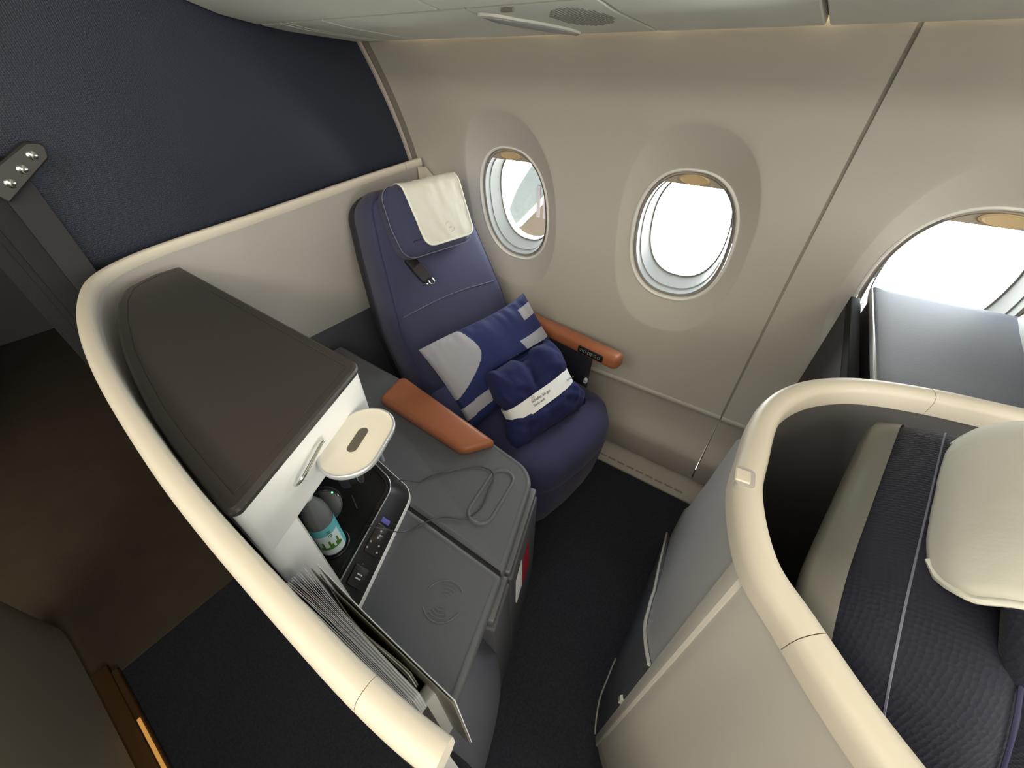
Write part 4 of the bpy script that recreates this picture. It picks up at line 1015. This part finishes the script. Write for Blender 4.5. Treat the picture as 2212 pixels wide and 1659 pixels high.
box('bezel', (.196, .80, .63), (.216, 1.235, FZ2 - .03), 'bezel', ms, .003)
box('display', (.1945, .815, .66), (.197, 1.22, FZ2 - .055), 'monitor', ms, .0005)
tag(box('window_side_console', (.42, .98, .0), (1.4, 1.20, .50), 'console_side', bev=.01), 'dark low console ahead of the window seat under the screen', 'console')

# ------------------------------------------------------------------ aisle side things on the left
po = empty('curtain_post', (-1.30, .09, 0), 'black padded curtain bundle strapped to the bulkhead edge', 'curtain')
for (a, b, c_, d, m) in ((-1.345, .098, -1.322, .150, 'post'), (-1.350, .060, -1.330, .0975, 'post_dark'), (-1.35, .048, -1.336, .0595, 'post_dark'), (-1.35, .020, -1.34, .0475, 'post_dark')):
    box('padded_fold', (a, b, .02), (c_, d, 1.262), m, po, .004)
br = empty('strap_bracket', (-1.33, .13, 1.24), 'dark metal bracket with three shiny screws at the bulkhead edge', 'bracket')
TBk = oframe((-1.318, .150, 1.288), (0, .086, .052), (0, -.052, .086)) 
puff('plate', fillet([(-.075, -.024), (.045, -.018), (.065, .0), (.045, .018), (-.075, .024)], [.004, .012, .01, .012, .004], 5), [(0, -.018), (0, .004), (.003, .007)], 'bracket', br, TBk)
for x, y in ((.030, .0), (-.004, -.004), (-.040, -.006)):
    lathe('screw', [(.0085, 0), (.0085, .002), (.006, .0045), (.002, .0055)], TBk @ Vector((x, y, .0065)), 'chrome', br, 16, TBk.to_3x3().to_4x4())
tag(box('strap_roll', (-1.345, .055, 1.300), (-1.305, .105, 1.40), 'post', bev=.012), 'rolled grey strap above the bracket', 'strap')

cc = empty('centre_seat_shell', (-.6, -.55, 0), 'dark taupe side panel of the centre seat across the aisle', 'seat shell')
sp = spline([(-1.50, -.56, 0), (-1.485, -.50, 0), (-1.44, -.476, 0), (-1.2, -.468, 0), (-.6, -.462, 0), (.4, -.46, 0), (2.0, -.46, 0)], 6)
V = []
for p in sp: V += [(p.x, p.y, .03), (p.x, p.y, 1.08), (p.x, p.y - .04, 1.08), (p.x, p.y - .04, .03)]
mk('side_panel', V, rings_faces(len(sp), 4), 'ctr_grey', cc, True, 50)
box('base_track', (-1.24, -.474, 0), (2.0, -.432, .012), 'amber', cc, .003)
box('track_lip', (-1.20, -.432, 0), (2.0, -.414, .016), 'amber', cc, .004)
tag(box('aisle_light', (-1.0, -.428, .016), (1.6, -.420, .020), 'amber_lamp', bev=.001), 'amber floor light strip along the centre seat track', 'light strip')  # added glow in place of amber light from elsewhere

# ------------------------------------------------------------------ outside
def outside():
    # engine cowling panel whose curved lip cuts across the leftmost window
    out = [(-4.2, .9), (-5.0, .35), (-5.5, -.2), (-5.78, -.56), (-6.2, -1.15), (-6.5, -1.84), (-6.62, -2.30), (-6.45, -2.26), (-5.9, -1.70), (-5.33, -1.12), (-4.5, -.35), (-3.6, .4)]
    lip = [tuple(p)[:2] for p in spline([(a, b, 0) for a, b in out[:7]], 5)] + out[7:]
    k = 1.12; c = Vector((-5.6 * k, 9 * k, 1.45 + (-1.2 - 1.45) * k))
    eng = empty('engine_cowling', c + Vector((0, 0, -1.4)), 'grey-green engine cowling with curved lip outside the leftmost window', 'engine')
    V = []
    for dy, ins in ((0, .06), (.05, 0), (.8, 0), (1.0, .2)): V += [(x * k, 9 * k + dy, 1.45 + (z_ - 1.45) * k) for x, z_ in inset(lip, ins)]
    cw = mk('cowling', V, rings_faces(4, len(lip)), 'nacelle', eng, True, 40)
    for t in (.0, .22): box('cowling_stripe', (-5.95 - t, 9 * k - .03, -2.05), (-5.85 - t, 9 * k - .005, -.72 - t * 2.2), 'nac_mark', eng, .004)
outside()
fl = [(-10.2, 14.0), (-12.6, 19), (-20, 34), (-14, 34), (-7.2, 15.5), (-7.2, 14.0)]
tag(prism('brown_field', fl, -4.85, -4.8, 'grass', bev=.002), 'brown ground seen through the leftmost window', 'ground')
tag(prism('yellow_line', [(-10.55, 14.2), (-10.30, 14.2), (-11.9, 17.6), (-12.15, 17.6)], -4.80, -4.78, 'yellow', bev=.002), 'yellow painted line on the ground outside the leftmost window', 'line')
